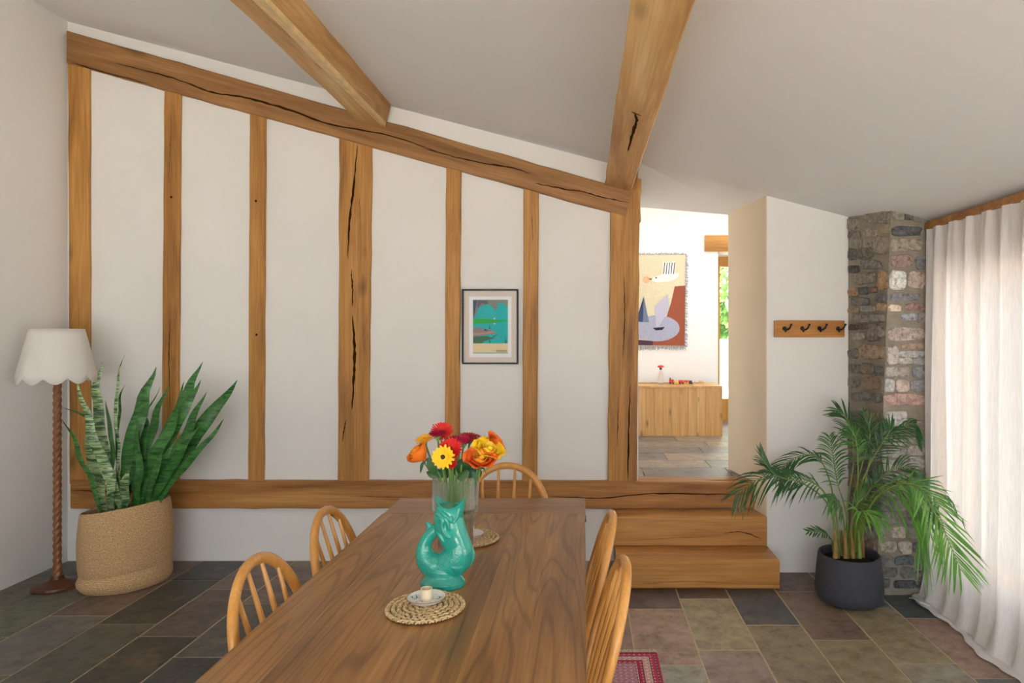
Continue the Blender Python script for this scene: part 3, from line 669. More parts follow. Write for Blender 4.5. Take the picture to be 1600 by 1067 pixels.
def tassel(p, dirv):
    q = p + dirv; tube(bm, [p, (p + q) / 2 + Vector((rf.uniform(-.004, .004), -0.004, rf.uniform(-.004, .004))), q], 0.0022, 4)
for k in range(110):
    x = -190 + 486 * k / 109
    tassel(T(x, 551, 0.004), Vector((rf.uniform(-.01, .01), -0.004, -rf.uniform(0.025, 0.05))))
    tassel(T(x, 90, 0.004), Vector((rf.uniform(-.02, .02), -0.006, rf.uniform(0.005, 0.025))))
for k in range(100):
    tassel(T(294 - 4 * k / 100, 90 + 462 * k / 99, 0.004), Vector((rf.uniform(0.015, 0.035), -0.006, rf.uniform(-.025, .01))))
fr = obj('fringe', bm, M['woven'], tp, color=S('8e8f9c')); fr['kind'] = 'stuff'; fr['label'] = 'blue grey fringe'

# ------------------------------------------------------------------ garden
struct('ground', BX((-30, -30, -0.6), (40, 60, -0.25)), plain('gravel', S('d5cec2'), 0.95, noise_amt=0.2, nscale=3), label='pale gravel ground around the house')
struct('bounce_terrace', BX((-8, -9, -0.3), (8, -2.7, -0.02)), plain('bounce_paving', S('dcd6ca'), 0.9, noise_amt=0.1, nscale=4), label='added pale terrace outside the added glazed doors')  # unseen pale paving added to bounce sunlight up to the ceiling
tr = struct('terrace', BX((-2.5, 7.6, -0.3), (9, 12.2, 0.46)), plain('terrace_paving', S('dad5cb'), 0.9, noise_amt=0.1, nscale=4), label='pale paved terrace beyond the far door')
gw = tag(obj('garden_wall', BX((-2.5, 12.2, -0.3), (9, 12.45, 1.38), 0.02), plain('rendered_wall', S('e6e3da'), 0.9, noise_amt=0.1, nscale=3)), 'low white garden wall beyond the terrace', 'wall')
recenter(gw, (3.2, 12.3, -0.3))
m, nt, b = mat('foliage'); tc = N(nt, 'ShaderNodeTexCoord'); no = N(nt, 'ShaderNodeTexNoise', i_Scale=2.5, i_Detail=6.0); nt.links.new(tc.outputs['Object'], no.inputs['Vector'])
r_ = ramp(nt, [(0.35, S('4d7a34')), (0.65, S('8fb85e'))]); nt.links.new(no.outputs['Fac'], r_.inputs[0]); nt.links.new(r_.outputs[0], b.inputs['Base Color']); b.inputs['Roughness'].default_value = 0.6; M['foliage'] = m
def tree(loc, R, h, label, seed, n=2600):
    rr = random.Random(seed); t = empty('garden_tree', loc, label, 'tree')
    bm = bmesh.new(); tube(bm, [Vector(loc), Vector(loc) + Vector((0.05, 0, h * 0.5)), Vector(loc) + Vector((0, 0, h))], [0.14, 0.1, 0.05], 8); obj('trunk', bm, M['dark_wood'], t)
    bm = bmesh.new(); c = Vector(loc) + Vector((0, 0, h))
    for k in range(n):
        v = Vector((rr.gauss(0, 1), rr.gauss(0, 1), rr.gauss(0, 1))).normalized() * R * rr.uniform(0.45, 1.0) * (1 + 0.25 * noise.noise((k * 0.7, seed, 1)))
        a = Vector((rr.gauss(0, 1), rr.gauss(0, 1), rr.gauss(0, 1))).normalized(); b2 = a.orthogonal().normalized(); s = rr.uniform(0.05, 0.11)
        q = c + v; vs_ = [bm.verts.new(q + a * s * 1.6), bm.verts.new(q + b2 * s), bm.verts.new(q - a * s * 1.6), bm.verts.new(q - b2 * s)]; bm.faces.new(vs_)
    f = obj('foliage', bm, M['foliage'], t, smooth=False); f['kind'] = 'stuff'
tree((3.5, 15.5, -0.25), 1.7, 2.7, 'leafy tree seen through the far glazed door', 1)
tree((7.6, 16.5, -0.25), 1.6, 2.6, 'leafy tree right of the one seen through the door', 2, 1500)
tree((-0.6, 16.8, -0.25), 1.6, 2.6, 'leafy tree left of the one seen through the door', 3, 1500)

# ------------------------------------------------------------------ oak steps
def step(lo, hi, label, cr, seed):
    lo, hi = Vector(lo), Vector(hi)
    t = empty('oak_step', ((lo.x + hi.x) / 2, (lo.y + hi.y) / 2, lo.z), label, 'step')
    timber('step_block', (lo.x, lo.y, lo.z), (lo.x, lo.y, hi.z), (hi.x, lo.y, lo.z), (hi.x, lo.y, hi.z), (0, hi.y - lo.y, 0), M['oak_step'], t, nseg=10, jit=0.002, bev=0.009, cracks=cr, seed=seed)
step((0.195, 3.895, 0.0), (1.148, 4.165, 0.168), 'lower solid oak step resting on the slate floor', [([P(1000, 912, 3.895), P(1080, 908, 3.895), P(1160, 912, 3.895)], 0.002)], 31)
step((0.185, 4.15, 0.168), (1.143, 4.334, 0.352), 'upper solid oak step below the doorway sill', [([P(1130, 833, 4.15), P(1160, 831, 4.15), P(1190, 842, 4.15)], 0.006), ([P(975, 845, 4.15), P(1060, 840, 4.15), P(1140, 836, 4.15)], 0.002)], 32)

# ------------------------------------------------------------------ linen curtain
m, nt, b = mat('sheer_linen'); nt.nodes.remove(b); L = nt.links.new
tc = N(nt, 'ShaderNodeTexCoord'); mp_ = N(nt, 'ShaderNodeMapping'); mp_.inputs['Scale'].default_value = (260, 260, 12); L(tc.outputs['Object'], mp_.inputs[0])
no = N(nt, 'ShaderNodeTexNoise', i_Scale=1.0, i_Detail=3.0); L(mp_.outputs[0], no.inputs['Vector'])
r_ = ramp(nt, [(0.35, (0.80, 0.78, 0.775, 1)), (0.6, (0.875, 0.865, 0.865, 1))]); L(no.outputs['Fac'], r_.inputs[0])
df = N(nt, 'ShaderNodeBsdfDiffuse'); tl = N(nt, 'ShaderNodeBsdfTranslucent'); tp_ = N(nt, 'ShaderNodeBsdfTransparent')
L(r_.outputs[0], df.inputs[0]); L(r_.outputs[0], tl.inputs[0])
m1 = N(nt, 'ShaderNodeMixShader'); m1.inputs[0].default_value = 0.17; L(df.outputs[0], m1.inputs[1]); L(tl.outputs[0], m1.inputs[2])
m2 = N(nt, 'ShaderNodeMixShader'); m2.inputs[0].default_value = 0.10; L(m1.outputs[0], m2.inputs[1]); L(tp_.outputs[0], m2.inputs[2]); L(m2.outputs[0], nt.nodes['Material Output'].inputs[0])
M['linen'] = m
bm = bmesh.new(); NU, NV = 420, 90; grid = []
for j in range(NV + 1):
    v = j / NV
    row = []
    for i in range(NU + 1):
        u = i / NU; d = 3.775 - 2.95 * u
        s = d * 2 * PI / 0.142 + 1.3 * noise.noise((d * 2.2, 0.3, 5.0)) * 2.2
        k = min(1, v * 3)
        fold = (0.024 * math.sin(s) * (0.75 + 0.25 * k) + 0.010 * math.sin(s * 0.47 + 1.0 + 2 * v) * k + 0.006 * math.sin(s * 2.6 + 3 * v) * (1 - 0.6 * v) + 0.012 * noise.noise((d * 5, v * 1.6, 2.0)) * k)
        flare = 0.05 * max(0, v - 0.55) ** 1.5
        x = 1.958 - 0.012 + fold - flare; z = 2.088 * (1 - v)
        if v > 0.90:                              # puddle on the floor
            t = (v - 0.90) / 0.10; out = 0.10 + 0.03 * noise.noise((d * 3.1, 1.0, 7.0))
            zb = 2.088 * 0.10
            x = x - fold * 0.75 * min(1, t * 1.6) - out * t ** 1.2 * 0.80 + 0.018 * noise.noise((d * 4.0, t * 2.0, 9.0)) * t
            z = max(0.004, zb * max(0, 1 - t * 1.9) ** 1.2) + 0.026 * t * abs(math.sin(t * PI * 2.2 + d * 2.6 + 2 * noise.noise((d * 1.5, 2, 2)))) * (1.1 - t) * 2 + 0.004
        if v < 0.05: x = 1.958 - 0.012 + fold * (0.55 + 9 * v)
        row.append(bm.verts.new((min(x, 2.03), d, z)))
    grid.append(row)
for j in range(NV):
    for i in range(NU): bm.faces.new((grid[j][i], grid[j][i + 1], grid[j + 1][i + 1], grid[j + 1][i]))
cu = tag(obj('curtain', bm, M['linen']), 'long sheer pale linen curtain puddling on the slate floor', 'curtain'); recenter(cu, (1.97, 2.3, 0))
# hem: header band, and the corner of cloth lying on the floor beside the pier
bm = bmesh.new(); a = [P(1420, 930, 3.74), P(1437, 943, 3.62), P(1462, 948, 3.60), P(1450, 930, 3.74)]
for k, q in enumerate(a): q.z = 0.012
a[1].z = 0.035
poly_prism(bm, a, (0, 0, 0.006)); bmesh.ops.subdivide_edges(bm, edges=bm.edges, cuts=2, use_grid_fill=True)
for v in bm.verts: v.co.z += 0.008 * noise.noise(v.co * 30)
obj('hem_corner', bm, M['linen'], cu)
# ------------------------------------------------------------------ dining table
TZ = 0.75
TX0, TX1, TD0, TD1, TJ = -0.835, 0.006, 0.86, 3.02, 2.765
tbl = empty('dining_table', ((TX0 + TX1) / 2, (TD0 + TD1) / 2, 0), 'long brown stained pine dining table with a far end board', 'table')
npl = 6; tw = (TX1 - TX0) / npl
for i in range(npl):
    xa = TX0 + tw * i
    o = obj('plank', BX((xa + (0 if i == 0 else 0.0001), TD0, TZ - 0.032), (xa + tw - (0 if i == npl - 1 else 0.0001), TJ - 0.0008, TZ), 0.0005), M['table'], tbl, smooth=False)
M['table_end'] = wood('stained_pine_end', S('7c5632'), S('a0734a'), S('b6895c'), 0, 0.34, knots=0.2, contrast=0.8, rings=0.3)
obj('end_board', BX((TX0 + 0.004, TJ, TZ - 0.030), (TX1 + 0.002, TD1, TZ + 0.001), 0.003), M['table_end'], tbl, smooth=False)
obj('catch', BX((TX1 - 0.001, TJ - 0.03, TZ - 0.028), (TX1 + 0.004, TJ + 0.03, TZ - 0.016)), M['black'], tbl, smooth=False)
for (a, b_) in (((TX0 + 0.07, TD0 + 0.08, TZ - 0.12), (TX0 + 0.092, TJ - 0.1, TZ - 0.033)), ((TX1 - 0.092, TD0 + 0.08, TZ - 0.12), (TX1 - 0.07, TJ - 0.1, TZ - 0.033)),
                ((TX0 + 0.092, TD0 + 0.08, TZ - 0.12), (TX1 - 0.092, TD0 + 0.102, TZ - 0.033)), ((TX0 + 0.092, TJ - 0.122, TZ - 0.12), (TX1 - 0.092, TJ - 0.1, TZ - 0.033))):
    obj('apron', BX(a, b_), M['table'], tbl, smooth=False)
for x in (TX0 + 0.055, TX1 - 0.055 - 0.07):
    for y in (TD0 + 0.06, TJ - 0.155):
        bm = bmesh.new(); vs_ = box(bm, (x, y, 0.012 if y > 1.3 else 0.0), (x + 0.07, y + 0.07, TZ - 0.033), 0.004); obj('leg', bm, M['table'], tbl, smooth=False)

# ------------------------------------------------------------------ hoop back chairs
def make_chair():
    t = empty('hoop_back_chair', (0, 0, 0))
    lean = (0.855 - 0.44); ly = -0.19
    def bp(x, z): return Vector((x, ly - 0.115 * ((z - 0.44) / lean) ** 1.1 if z > 0.44 else ly, z))
    # seat: shaped solid board
    bm = bmesh.new(); prof = []
    n = 40; rings = []
    for (s, z) in ((0.90, 0.415), (0.985, 0.425), (1.0, 0.437), (0.985, 0.447), (0.93, 0.449)):
        r = []
        for k in range(n):
            a = 2 * PI * k / n; ca, sa = math.cos(a), math.sin(a); e = 0.55
            w = 0.185 if sa < 0 else 0.205
            r.append(bm.verts.new((math.copysign(abs(ca) ** e, ca) * w * s, math.copysign(abs(sa) ** e, sa) * 0.20 * s - 0.005, z)))
        rings.append(r)
    for a, b in zip(rings, rings[1:]):
        for k in range(n): bm.faces.new((a[k], a[(k + 1) % n], b[(k + 1) % n], b[k]))
    bm.faces.new(rings[0])
    c2 = [bm.verts.new((v.co.x * 0.6, v.co.y * 0.6, 0.441)) for v in rings[-1]]
    for k in range(n): bm.faces.new((rings[-1][k], rings[-1][(k + 1) % n], c2[(k + 1) % n], c2[k]))
    bm.faces.new(c2)
    obj('seat', bm, M['chair'], t)
    # hoop
    pts = []
    for k in range(7): z = 0.43 + 0.20 * k / 7; pts.append(bp(-0.158 - 0.040 * math.sin(k / 7 * PI / 2), z))
    for k in range(25): a = PI - PI * k / 24; pts.append(bp(0.198 * math.cos(a), 0.63 + 0.222 * math.sin(a)))
    for k in range(6, -1, -1): z = 0.43 + 0.20 * k / 7; pts.append(bp(0.158 + 0.040 * math.sin(k / 7 * PI / 2), z))
    bm = bmesh.new(); tube(bm, pts, 0.0175, 12, up=(0, -1, 0.28), sx=1.0, sy=0.80); obj('hoop', bm, M['chair'], t)
    def hz(x): return 0.63 + 0.222 * math.sqrt(max(0, 1 - (x / 0.198) ** 2))
    for x in (-0.118, -0.04, 0.04, 0.118):
        bm = bmesh.new(); xb = x * 0.85; zt = hz(x) - 0.006
        tube(bm, [bp(xb + (x - xb) * k / 6, 0.44 + (zt - 0.44) * k / 6) for k in range(7)], [0.0065, 0.0075, 0.0085, 0.0085, 0.008, 0.007, 0.006], 8); obj('spindle', bm, M['chair'], t)
    for sx in (-1, 1):
        for sy in (-1, 1):
            bm = bmesh.new(); a = Vector((sx * 0.125, sy * 0.125 - 0.01, 0.42)); b = Vector((sx * 0.195, sy * 0.20 - 0.01, 0.0))
            tube(bm, [a.lerp(b, k / 8) for k in range(9)], [0.012, 0.015, 0.018, 0.019, 0.0185, 0.017, 0.015, 0.013, 0.011], 10); obj('leg', bm, M['chair'], t)
    def lp(sx, sy, z): f = (0.42 - z) / 0.42; return Vector((sx * (0.125 + 0.07 * f), sy * (0.125 + 0.075 * f) - 0.01, z))
    for sx in (-1, 1):
        bm = bmesh.new(); a, b = lp(sx, -1, 0.19), lp(sx, 1, 0.19); tube(bm, [a.lerp(b, k / 6) for k in range(7)], [0.008, 0.010, 0.012, 0.013, 0.012, 0.010, 0.008], 8); obj('stretcher', bm, M['chair'], t)
    bm = bmesh.new(); a = (lp(-1, -1, 0.19) + lp(-1, 1, 0.19)) / 2; b = (lp(1, -1, 0.19) + lp(1, 1, 0.19)) / 2
    tube(bm, [a.lerp(b, k / 6) for k in range(7)], [0.008, 0.010, 0.012, 0.013, 0.012, 0.010, 0.008], 8); obj('stretcher', bm, M['chair'], t)
    return t
ch0 = make_chair()
spots = [((-0.635, 1.89, 0), -PI / 2, 'golden hoop back chair nearest the camera, at the left side of the table'),
         ((-0.640, 2.42, 0), -PI / 2 + 0.03, 'golden hoop back chair at the left side of the table, nearer the basket plant'),
         ((-0.200, 2.36, 0), PI / 2, 'golden hoop back chair at the right side of the table, nearer the oak steps'),
         ((-0.185, 1.86, 0.012), PI / 2 + 0.02, 'golden hoop back chair at the right side of the table, beside the red rug corner'),
         ((-0.375, 2.95, 0.012), PI, 'golden hoop back chair at the far end of the table, behind the flower vase')]
for i, (loc, rz, lab) in enumerate(spots):
    o = ch0 if i == 0 else copy_tree(ch0)
    z = 0.0
    o.location = (loc[0], loc[1], z); o.rotation_euler = (0, 0, rz); tag(o, lab, 'chair', 'hoop back chairs around the table')

# ------------------------------------------------------------------ red rug under the table
RX0, RX1, RD0, RD1 = -0.16, 0.342, 1.30, 3.11
m, nt, b = mat('rug_wool'); L = nt.links.new
tc = N(nt, 'ShaderNodeTexCoord'); sp = N(nt, 'ShaderNodeSeparateXYZ'); L(tc.outputs['Object'], sp.inputs[0])
def mth(op, a, b2=None):
    n = N(nt, 'ShaderNodeMath', operation=op)
    for i, v in enumerate((a, b2)):
        if v is None: continue
        if isinstance(v, (int, float)): n.inputs[i].default_value = v
        else: L(v, n.inputs[i])
    return n.outputs[0]
ax = mth('SUBTRACT', (RX1 - RX0) / 2, mth('ABSOLUTE', sp.outputs[0])); ay = mth('SUBTRACT', (RD1 - RD0) / 2, mth('ABSOLUTE', sp.outputs[1]))
e = mth('MULTIPLY', mth('MINIMUM', ax, ay), 4.0)
red, pink, ivory, navy, lil = S('c04058'), S('e09a94'), S('ece0d2'), S('463c54'), S('c6a6b0')
bands = ramp(nt, [(0.0, red), (0.036, navy), (0.075, S('c8546a')), (0.16, navy), (0.175, ivory), (0.30, navy), (0.315, red), (0.385, navy), (0.41, ivory), (0.425, navy), (0.44, lil)], 'CONSTANT'); L(e, bands.inputs[0])
ck = N(nt, 'ShaderNodeTexChecker', i_Scale=62.0); L(tc.outputs['Object'], ck.inputs['Vector'])
vo = N(nt, 'ShaderNodeTexVoronoi', i_Scale=42.0, i_Randomness=0.0, distance='MANHATTAN'); L(tc.outputs['Object'], vo.inputs['Vector'])
sel = ramp(nt, [(0.0, navy), (0.22, navy), (0.30, S('d9a070')), (0.42, ivory), (0.62, red)], 'CONSTANT'); L(vo.outputs['Distance'], sel.inputs[0])
inb = ramp(nt, [(0.0, (0.1, 0.1, 0.1, 1)), (0.045, (0.5, 0.5, 0.5, 1)), (0.075, (0.45, 0.45, 0.45, 1)), (0.16, (0, 0, 0, 1)), (0.18, (0.5, 0.5, 0.5, 1)), (0.295, (0, 0, 0, 1)), (0.32, (0.4, 0.4, 0.4, 1)), (0.44, (0.35, 0.35, 0.35, 1))], 'CONSTANT'); L(e, inb.inputs[0])
mx = N(nt, 'ShaderNodeMix', data_type='RGBA'); L(inb.outputs[0], mx.inputs[0]); L(bands.outputs[0], mx.inputs[6]); L(sel.outputs[0], mx.inputs[7])
mk = N(nt, 'ShaderNodeMix', data_type='RGBA', blend_type='MULTIPLY'); fk = mth('MULTIPLY', ck.outputs['Fac'], 0.35); L(fk, mk.inputs[0]); L(mx.outputs[2], mk.inputs[6]); mk.inputs[7].default_value = (0.5, 0.42, 0.5, 1)
L(mk.outputs[2], b.inputs['Base Color']); b.inputs['Roughness'].default_value = 0.95; b.inputs['Specular IOR Level'].default_value = 0.1
nz = N(nt, 'ShaderNodeTexNoise', i_Scale=400.0); L(tc.outputs['Object'], nz.inputs['Vector']); bp_ = N(nt, 'ShaderNodeBump', i_Strength=0.4, i_Distance=0.003); L(nz.outputs['Fac'], bp_.inputs['Height']); L(bp_.outputs[0], b.inputs['Normal'])
M['rug'] = m
rug = empty('rug', ((RX0 + RX1) / 2, (RD0 + RD1) / 2, 0.001), 'small red patterned rug with ivory border under the table', 'rug')
ro = obj('pile', BX((RX0, RD0, 0.001), (RX1, RD1, 0.009), 0.002), M['rug'], rug, smooth=False); ro.data.transform(Matrix.Translation((0, 0, 0)))
bm = bmesh.new(); rr = random.Random(4)
for k in range(120):
    x = RX0 + (RX1 - RX0) * k / 119
    for (y, s) in ((RD1, 1), (RD0, -1)):
        tube(bm, [Vector((x, y - 0.002 * s, 0.006)), Vector((x + rr.uniform(-.004, .004), y + 0.02 * s, 0.004)), Vector((x + rr.uniform(-.008, .008), y + s * rr.uniform(0.03, 0.04), 0.003))], 0.0018, 4)
fr = obj('fringe', bm, plain('cotton_fringe', S('d8cbb2'), 0.95), rug); fr['kind'] = 'stuff'

# ------------------------------------------------------------------ floor lamp
LX, LD = -3.108, 3.93
lamp = empty('floor_lamp', (LX, LD, 0), 'turned dark wood floor lamp with a scalloped white shade', 'lamp')
bm = bmesh.new(); lathe(bm, [(0.122, 0.0), (0.126, 0.010), (0.122, 0.022), (0.08, 0.030), (0.05, 0.040), (0.034, 0.052), (0.032, 0.07)], 40, (LX, LD, 0)); obj('base', bm, M['dark_wood'], lamp)
bm = bmesh.new(); NZ = 260; rings = []
for j in range(NZ + 1):
    z = 0.06 + 1.22 * j / NZ; r = []
    for k in range(24):
        a = 2 * PI * k / 24; rad = 0.0195 + 0.0066 * abs(math.cos(1.5 * (a - z * 50))) ** 1.0
        rad += -0.004 + 0.004 * math.exp(-((z - 0.07) / 0.03) ** 2)
        r.append(bm.verts.new((LX + rad * math.cos(a), LD + rad * math.sin(a), z)))
    rings.append(r)
for a, b2 in zip(rings, rings[1:]):
    for k in range(24): bm.faces.new((a[k], a[(k + 1) % 24], b2[(k + 1) % 24], b2[k]))
bm.faces.new(rings[0]); bm.faces.new(rings[-1])
obj('twisted_stem', bm, M['rope_wood'], lamp)
bm = bmesh.new(); lathe(bm, [(0.014, 1.27), (0.014, 1.33), (0.02, 1.335), (0.034, 1.38), (0.03, 1.41), (0.012, 1.425)], 16, (LX, LD, 0)); obj('bulb', bm, plain('frosted_bulb', (0.85, 0.85, 0.82, 1), 0.3), lamp)
m, nt, b = mat('shade_linen'); L = nt.links.new; nt.nodes.remove(b)
df = N(nt, 'ShaderNodeBsdfDiffuse'); df.inputs[0].default_value = (0.86, 0.84, 0.80, 1); tl = N(nt, 'ShaderNodeBsdfTranslucent'); tl.inputs[0].default_value = (0.85, 0.80, 0.72, 1)
m1 = N(nt, 'ShaderNodeMixShader'); m1.inputs[0].default_value = 0.25; L(df.outputs[0], m1.inputs[1]); L(tl.outputs[0], m1.inputs[2]); L(m1.outputs[0], nt.nodes['Material Output'].inputs[0])
M['shade'] = m
bm = bmesh.new(); n = 144; prof = []
for j in range(9):
    t = j / 8; prof.append((0.132 + (0.197 - 0.132) * t, 1.520 - 0.285 * t))
def scal(r, z, a, j):
    s = abs(math.sin(a * 5.5 + 0.5)) * 0.034; t = j / 8
    return r, z - s * t ** 3 + 0.004
lathe(bm, prof, n, (LX, LD, 0), cap0=False, cap1=False, fn=scal)
sh = obj('lamp_shade', bm, M['shade'], lamp); md = sh.modifiers.new('thickness', 'SOLIDIFY'); md.thickness = 0.003
bm = bmesh.new()
for k in range(3):
    a = 2 * PI * k / 3; tube(bm, [Vector((LX, LD, 1.33)), Vector((LX + 0.134 * math.cos(a), LD + 0.134 * math.sin(a), 1.515))], 0.002, 6)
obj('shade_carrier', bm, M['black'], lamp)
bm = bmesh.new(); tube(bm, catmull([(LX + 0.08, LD + 0.08, 0.02), (LX + 0.02, LD + 0.25, 0.012), (LX + 0.18, LD + 0.33, 0.012), (LX + 0.12, LD + 0.42, 0.06), (LX + 0.10, LD + 0.440, 0.14)], 30), 0.0035, 6)
obj('cord', bm, M['black'], lamp)
so = empty('wall_socket', (-2.98, 4.38, 0.13), 'white wall socket between lamp and woven basket', 'socket')
obj('plate', BX((-3.05, 4.374, 0.09), (-2.90, 4.384, 0.18), 0.002), M['white'], so); obj('plug', BX((-3.03, 4.345, 0.11), (-2.98, 4.374, 0.16), 0.005), M['white'], so)

# ------------------------------------------------------------------ woven basket and snake plant
BXc, BDc = -2.765, 4.02
bk = empty('woven_basket', (BXc, BDc, 0), 'slouching natural jute basket holding the snake plant', 'basket')
m, nt, b = mat('jute_weave'); L = nt.links.new
tc = N(nt, 'ShaderNodeTexCoord'); sp = N(nt, 'ShaderNodeSeparateXYZ'); L(tc.outputs['Object'], sp.inputs[0])
at = N(nt, 'ShaderNodeMath', operation='ARCTAN2'); L(sp.outputs[1], at.inputs[0]); L(sp.outputs[0], at.inputs[1])
cb_ = N(nt, 'ShaderNodeCombineXYZ'); L(at.outputs[0], cb_.inputs[0]); L(sp.outputs[2], cb_.inputs[1])
mp_ = N(nt, 'ShaderNodeMapping'); mp_.inputs['Scale'].default_value = (36, 125, 1); L(cb_.outputs[0], mp_.inputs[0])
n1 = N(nt, 'ShaderNodeTexNoise', i_Scale=1.0, i_Detail=3.0); L(mp_.outputs[0], n1.inputs['Vector'])
br = N(nt, 'ShaderNodeTexBrick', i_Scale=1.0); br.inputs['Brick Width'].default_value = 0.9; br.inputs['Row Height'].default_value = 1.0; br.inputs['Mortar Size'].default_value = 0.14
br.inputs['Color1'].default_value = (1, 1, 1, 1); br.inputs['Color2'].default_value = (0.8, 0.8, 0.8, 1); br.inputs['Mortar'].default_value = (0.35, 0.35, 0.35, 1)
L(mp_.outputs[0], br.inputs['Vector'])
r_ = ramp(nt, [(0.3, S('c79c6c')), (0.52, S('e6bd8c')), (0.75, S('fae2ba'))]); L(n1.outputs['Fac'], r_.inputs[0])
mx = N(nt, 'ShaderNodeMix', data_type='RGBA', blend_type='MULTIPLY'); mx.inputs[0].default_value = 0.7; L(r_.outputs[0], mx.inputs[6]); L(br.outputs['Color'], mx.inputs[7]); L(mx.outputs[2], b.inputs['Base Color'])
b.inputs['Roughness'].default_value = 0.9; b.inputs['Specular IOR Level'].default_value = 0.15
bp_ = N(nt, 'ShaderNodeBump', i_Strength=0.7, i_Distance=0.004); L(br.outputs['Fac'], bp_.inputs['Height']); bp_.invert = True; L(bp_.outputs[0], b.inputs['Normal'])
M['jute'] = m
prof = [(0.0, 0.004), (0.17, 0.002), (0.222, 0.0), (0.232, 0.015), (0.238, 0.035), (0.239, 0.055), (0.237, 0.075), (0.234, 0.095), (0.236, 0.115), (0.238, 0.14), (0.241, 0.20), (0.242, 0.28), (0.238, 0.36), (0.232, 0.42), (0.226, 0.462), (0.221, 0.466), (0.217, 0.460), (0.222, 0.38), (0.222, 0.30)]
def bask(r, z, a, j):
    if j < 2: return r, z
    hs = 1 + 0.07 * math.cos(a - 0.1) - 0.02 * math.sin(a)
    zz = z * (1 + (hs - 1) * min(1, z / 0.2))
    rr_ = r * (1 + 0.02 * math.sin(3 * a + 0.7) + 0.012 * math.sin(5 * a) * (1 - z / 0.5))
    f = max(0, math.cos(a + PI / 2 - 0.25))          # slump fold at the front foot
    rr_ += f * (0.012 * math.exp(-((z - 0.045) / 0.025) ** 2) - 0.009 * math.exp(-((z - 0.09) / 0.014) ** 2)); zz += 0.03 * math.cos(a) * f * math.exp(-((z - 0.08) / 0.035) ** 2)
    return rr_, zz
bm = bmesh.new(); lathe(bm, prof, 72, (BXc, BDc, 0.0), cap0=False, cap1=False, fn=bask)
obj('basket_wall', bm, M['jute'], bk)
bm = bmesh.new(); lathe(bm, [(0.215, 0.31), (0.15, 0.33), (0.05, 0.335)], 40, (BXc, BDc, 0)); obj('soil', bm, plain('potting_soil', S('2c211a'), 0.95, noise_amt=0.4, nscale=60, bump=0.6), bk)
def leaf_mat(name, lightc, darkc, edge, bands, amt):
    m, nt, b = mat(name); L = nt.links.new
    tc = N(nt, 'ShaderNodeTexCoord'); mp_ = N(nt, 'ShaderNodeMapping'); mp_.inputs['Scale'].default_value = (9, 9, bands); L(tc.outputs['Object'], mp_.inputs[0])
    n1 = N(nt, 'ShaderNodeTexNoise', i_Scale=1.0, i_Detail=5.0, i_Roughness=0.7, i_Distortion=1.0); L(mp_.outputs[0], n1.inputs['Vector'])
    r_ = ramp(nt, [(0.5 - amt, darkc), (0.5 + amt, lightc)]); L(n1.outputs['Fac'], r_.inputs[0]); L(r_.outputs[0], b.inputs['Base Color'])
    b.inputs['Roughness'].default_value = 0.38; b.inputs['Specular IOR Level'].default_value = 0.45
    return m
M['snake0'] = leaf_mat('snake_leaf_green', S('4f8f42'), S('143a1b'), None, 42, 0.16)
M['snake1'] = leaf_mat('snake_leaf_marbled', S('a8c088'), S('2c5a33'), None, 60, 0.07)
sn = empty('snake_plant', (BXc, BDc, 0.33), 'tall snake plant with upright green banded leaves in the basket', 'plant')
leaves = [([(265,245),(330,470),(400,640),(425,745)],34,3.88,1),([(352,183),(336,330),(372,560),(395,745)],32,4.03,1),([(430,163),(402,320),(408,480),(415,745)],13,3.98,1),([(437,266),(412,360),(405,600),(405,745)],14,4.05,0),
 ([(362,322),(385,430),(388,600),(395,745)],32,4.0,0),([(539,208),(485,370),(440,560),(425,745)],50,4.05,0),([(583,268),(530,420),(490,600),(470,745)],32,4.1,0),([(555,276),(500,400),(450,640),(440,745)],9,4.12,0),
 ([(699,190),(640,330),(550,520),(490,745)],46,4.02,0),([(697,252),(630,380),(565,520),(510,745)],36,3.97,0),([(718,293),(655,420),(580,590),(525,745)],36,3.93,0),([(828,253),(720,390),(620,550),(530,745)],48,4.0,0),
 ([(779,387),(700,490),(610,600),(530,745)],22,3.93,0),([(218,387),(272,500),(322,640),(345,745)],20,3.95,0),([(298,420),(320,540),(345,640),(358,745)],38,4.08,1),([(640,255),(600,400),(530,600),(490,745)],24,4.14,0),
 ([(478,400),(470,560),(465,745)],34,4.0,0),([(508,345),(498,480),(480,745)],28,4.1,0),([(628,340),(565,470),(510,600),(475,745)],42,3.92,0),([(480,480),(484,580),(470,745)],36,3.86,0),
 ([(692,410),(615,520),(550,640),(515,745)],34,3.9,0),([(447,560),(432,640),(425,745)],30,3.84,1),([(219,347),(290,372),(350,420),(385,620),(395,745)],9,4.12,0),([(748,350),(665,460),(570,620),(520,745)],32,4.06,0),
 ([(562,500),(532,600),(505,745)],36,3.86,0),([(600,470),(560,590),(520,745)],34,3.95,0),([(400,560),(385,650),(380,745)],24,3.9,1),([(660,300),(600,450),(540,620),(500,745)],34,4.08,0)]
rl = random.Random(6)
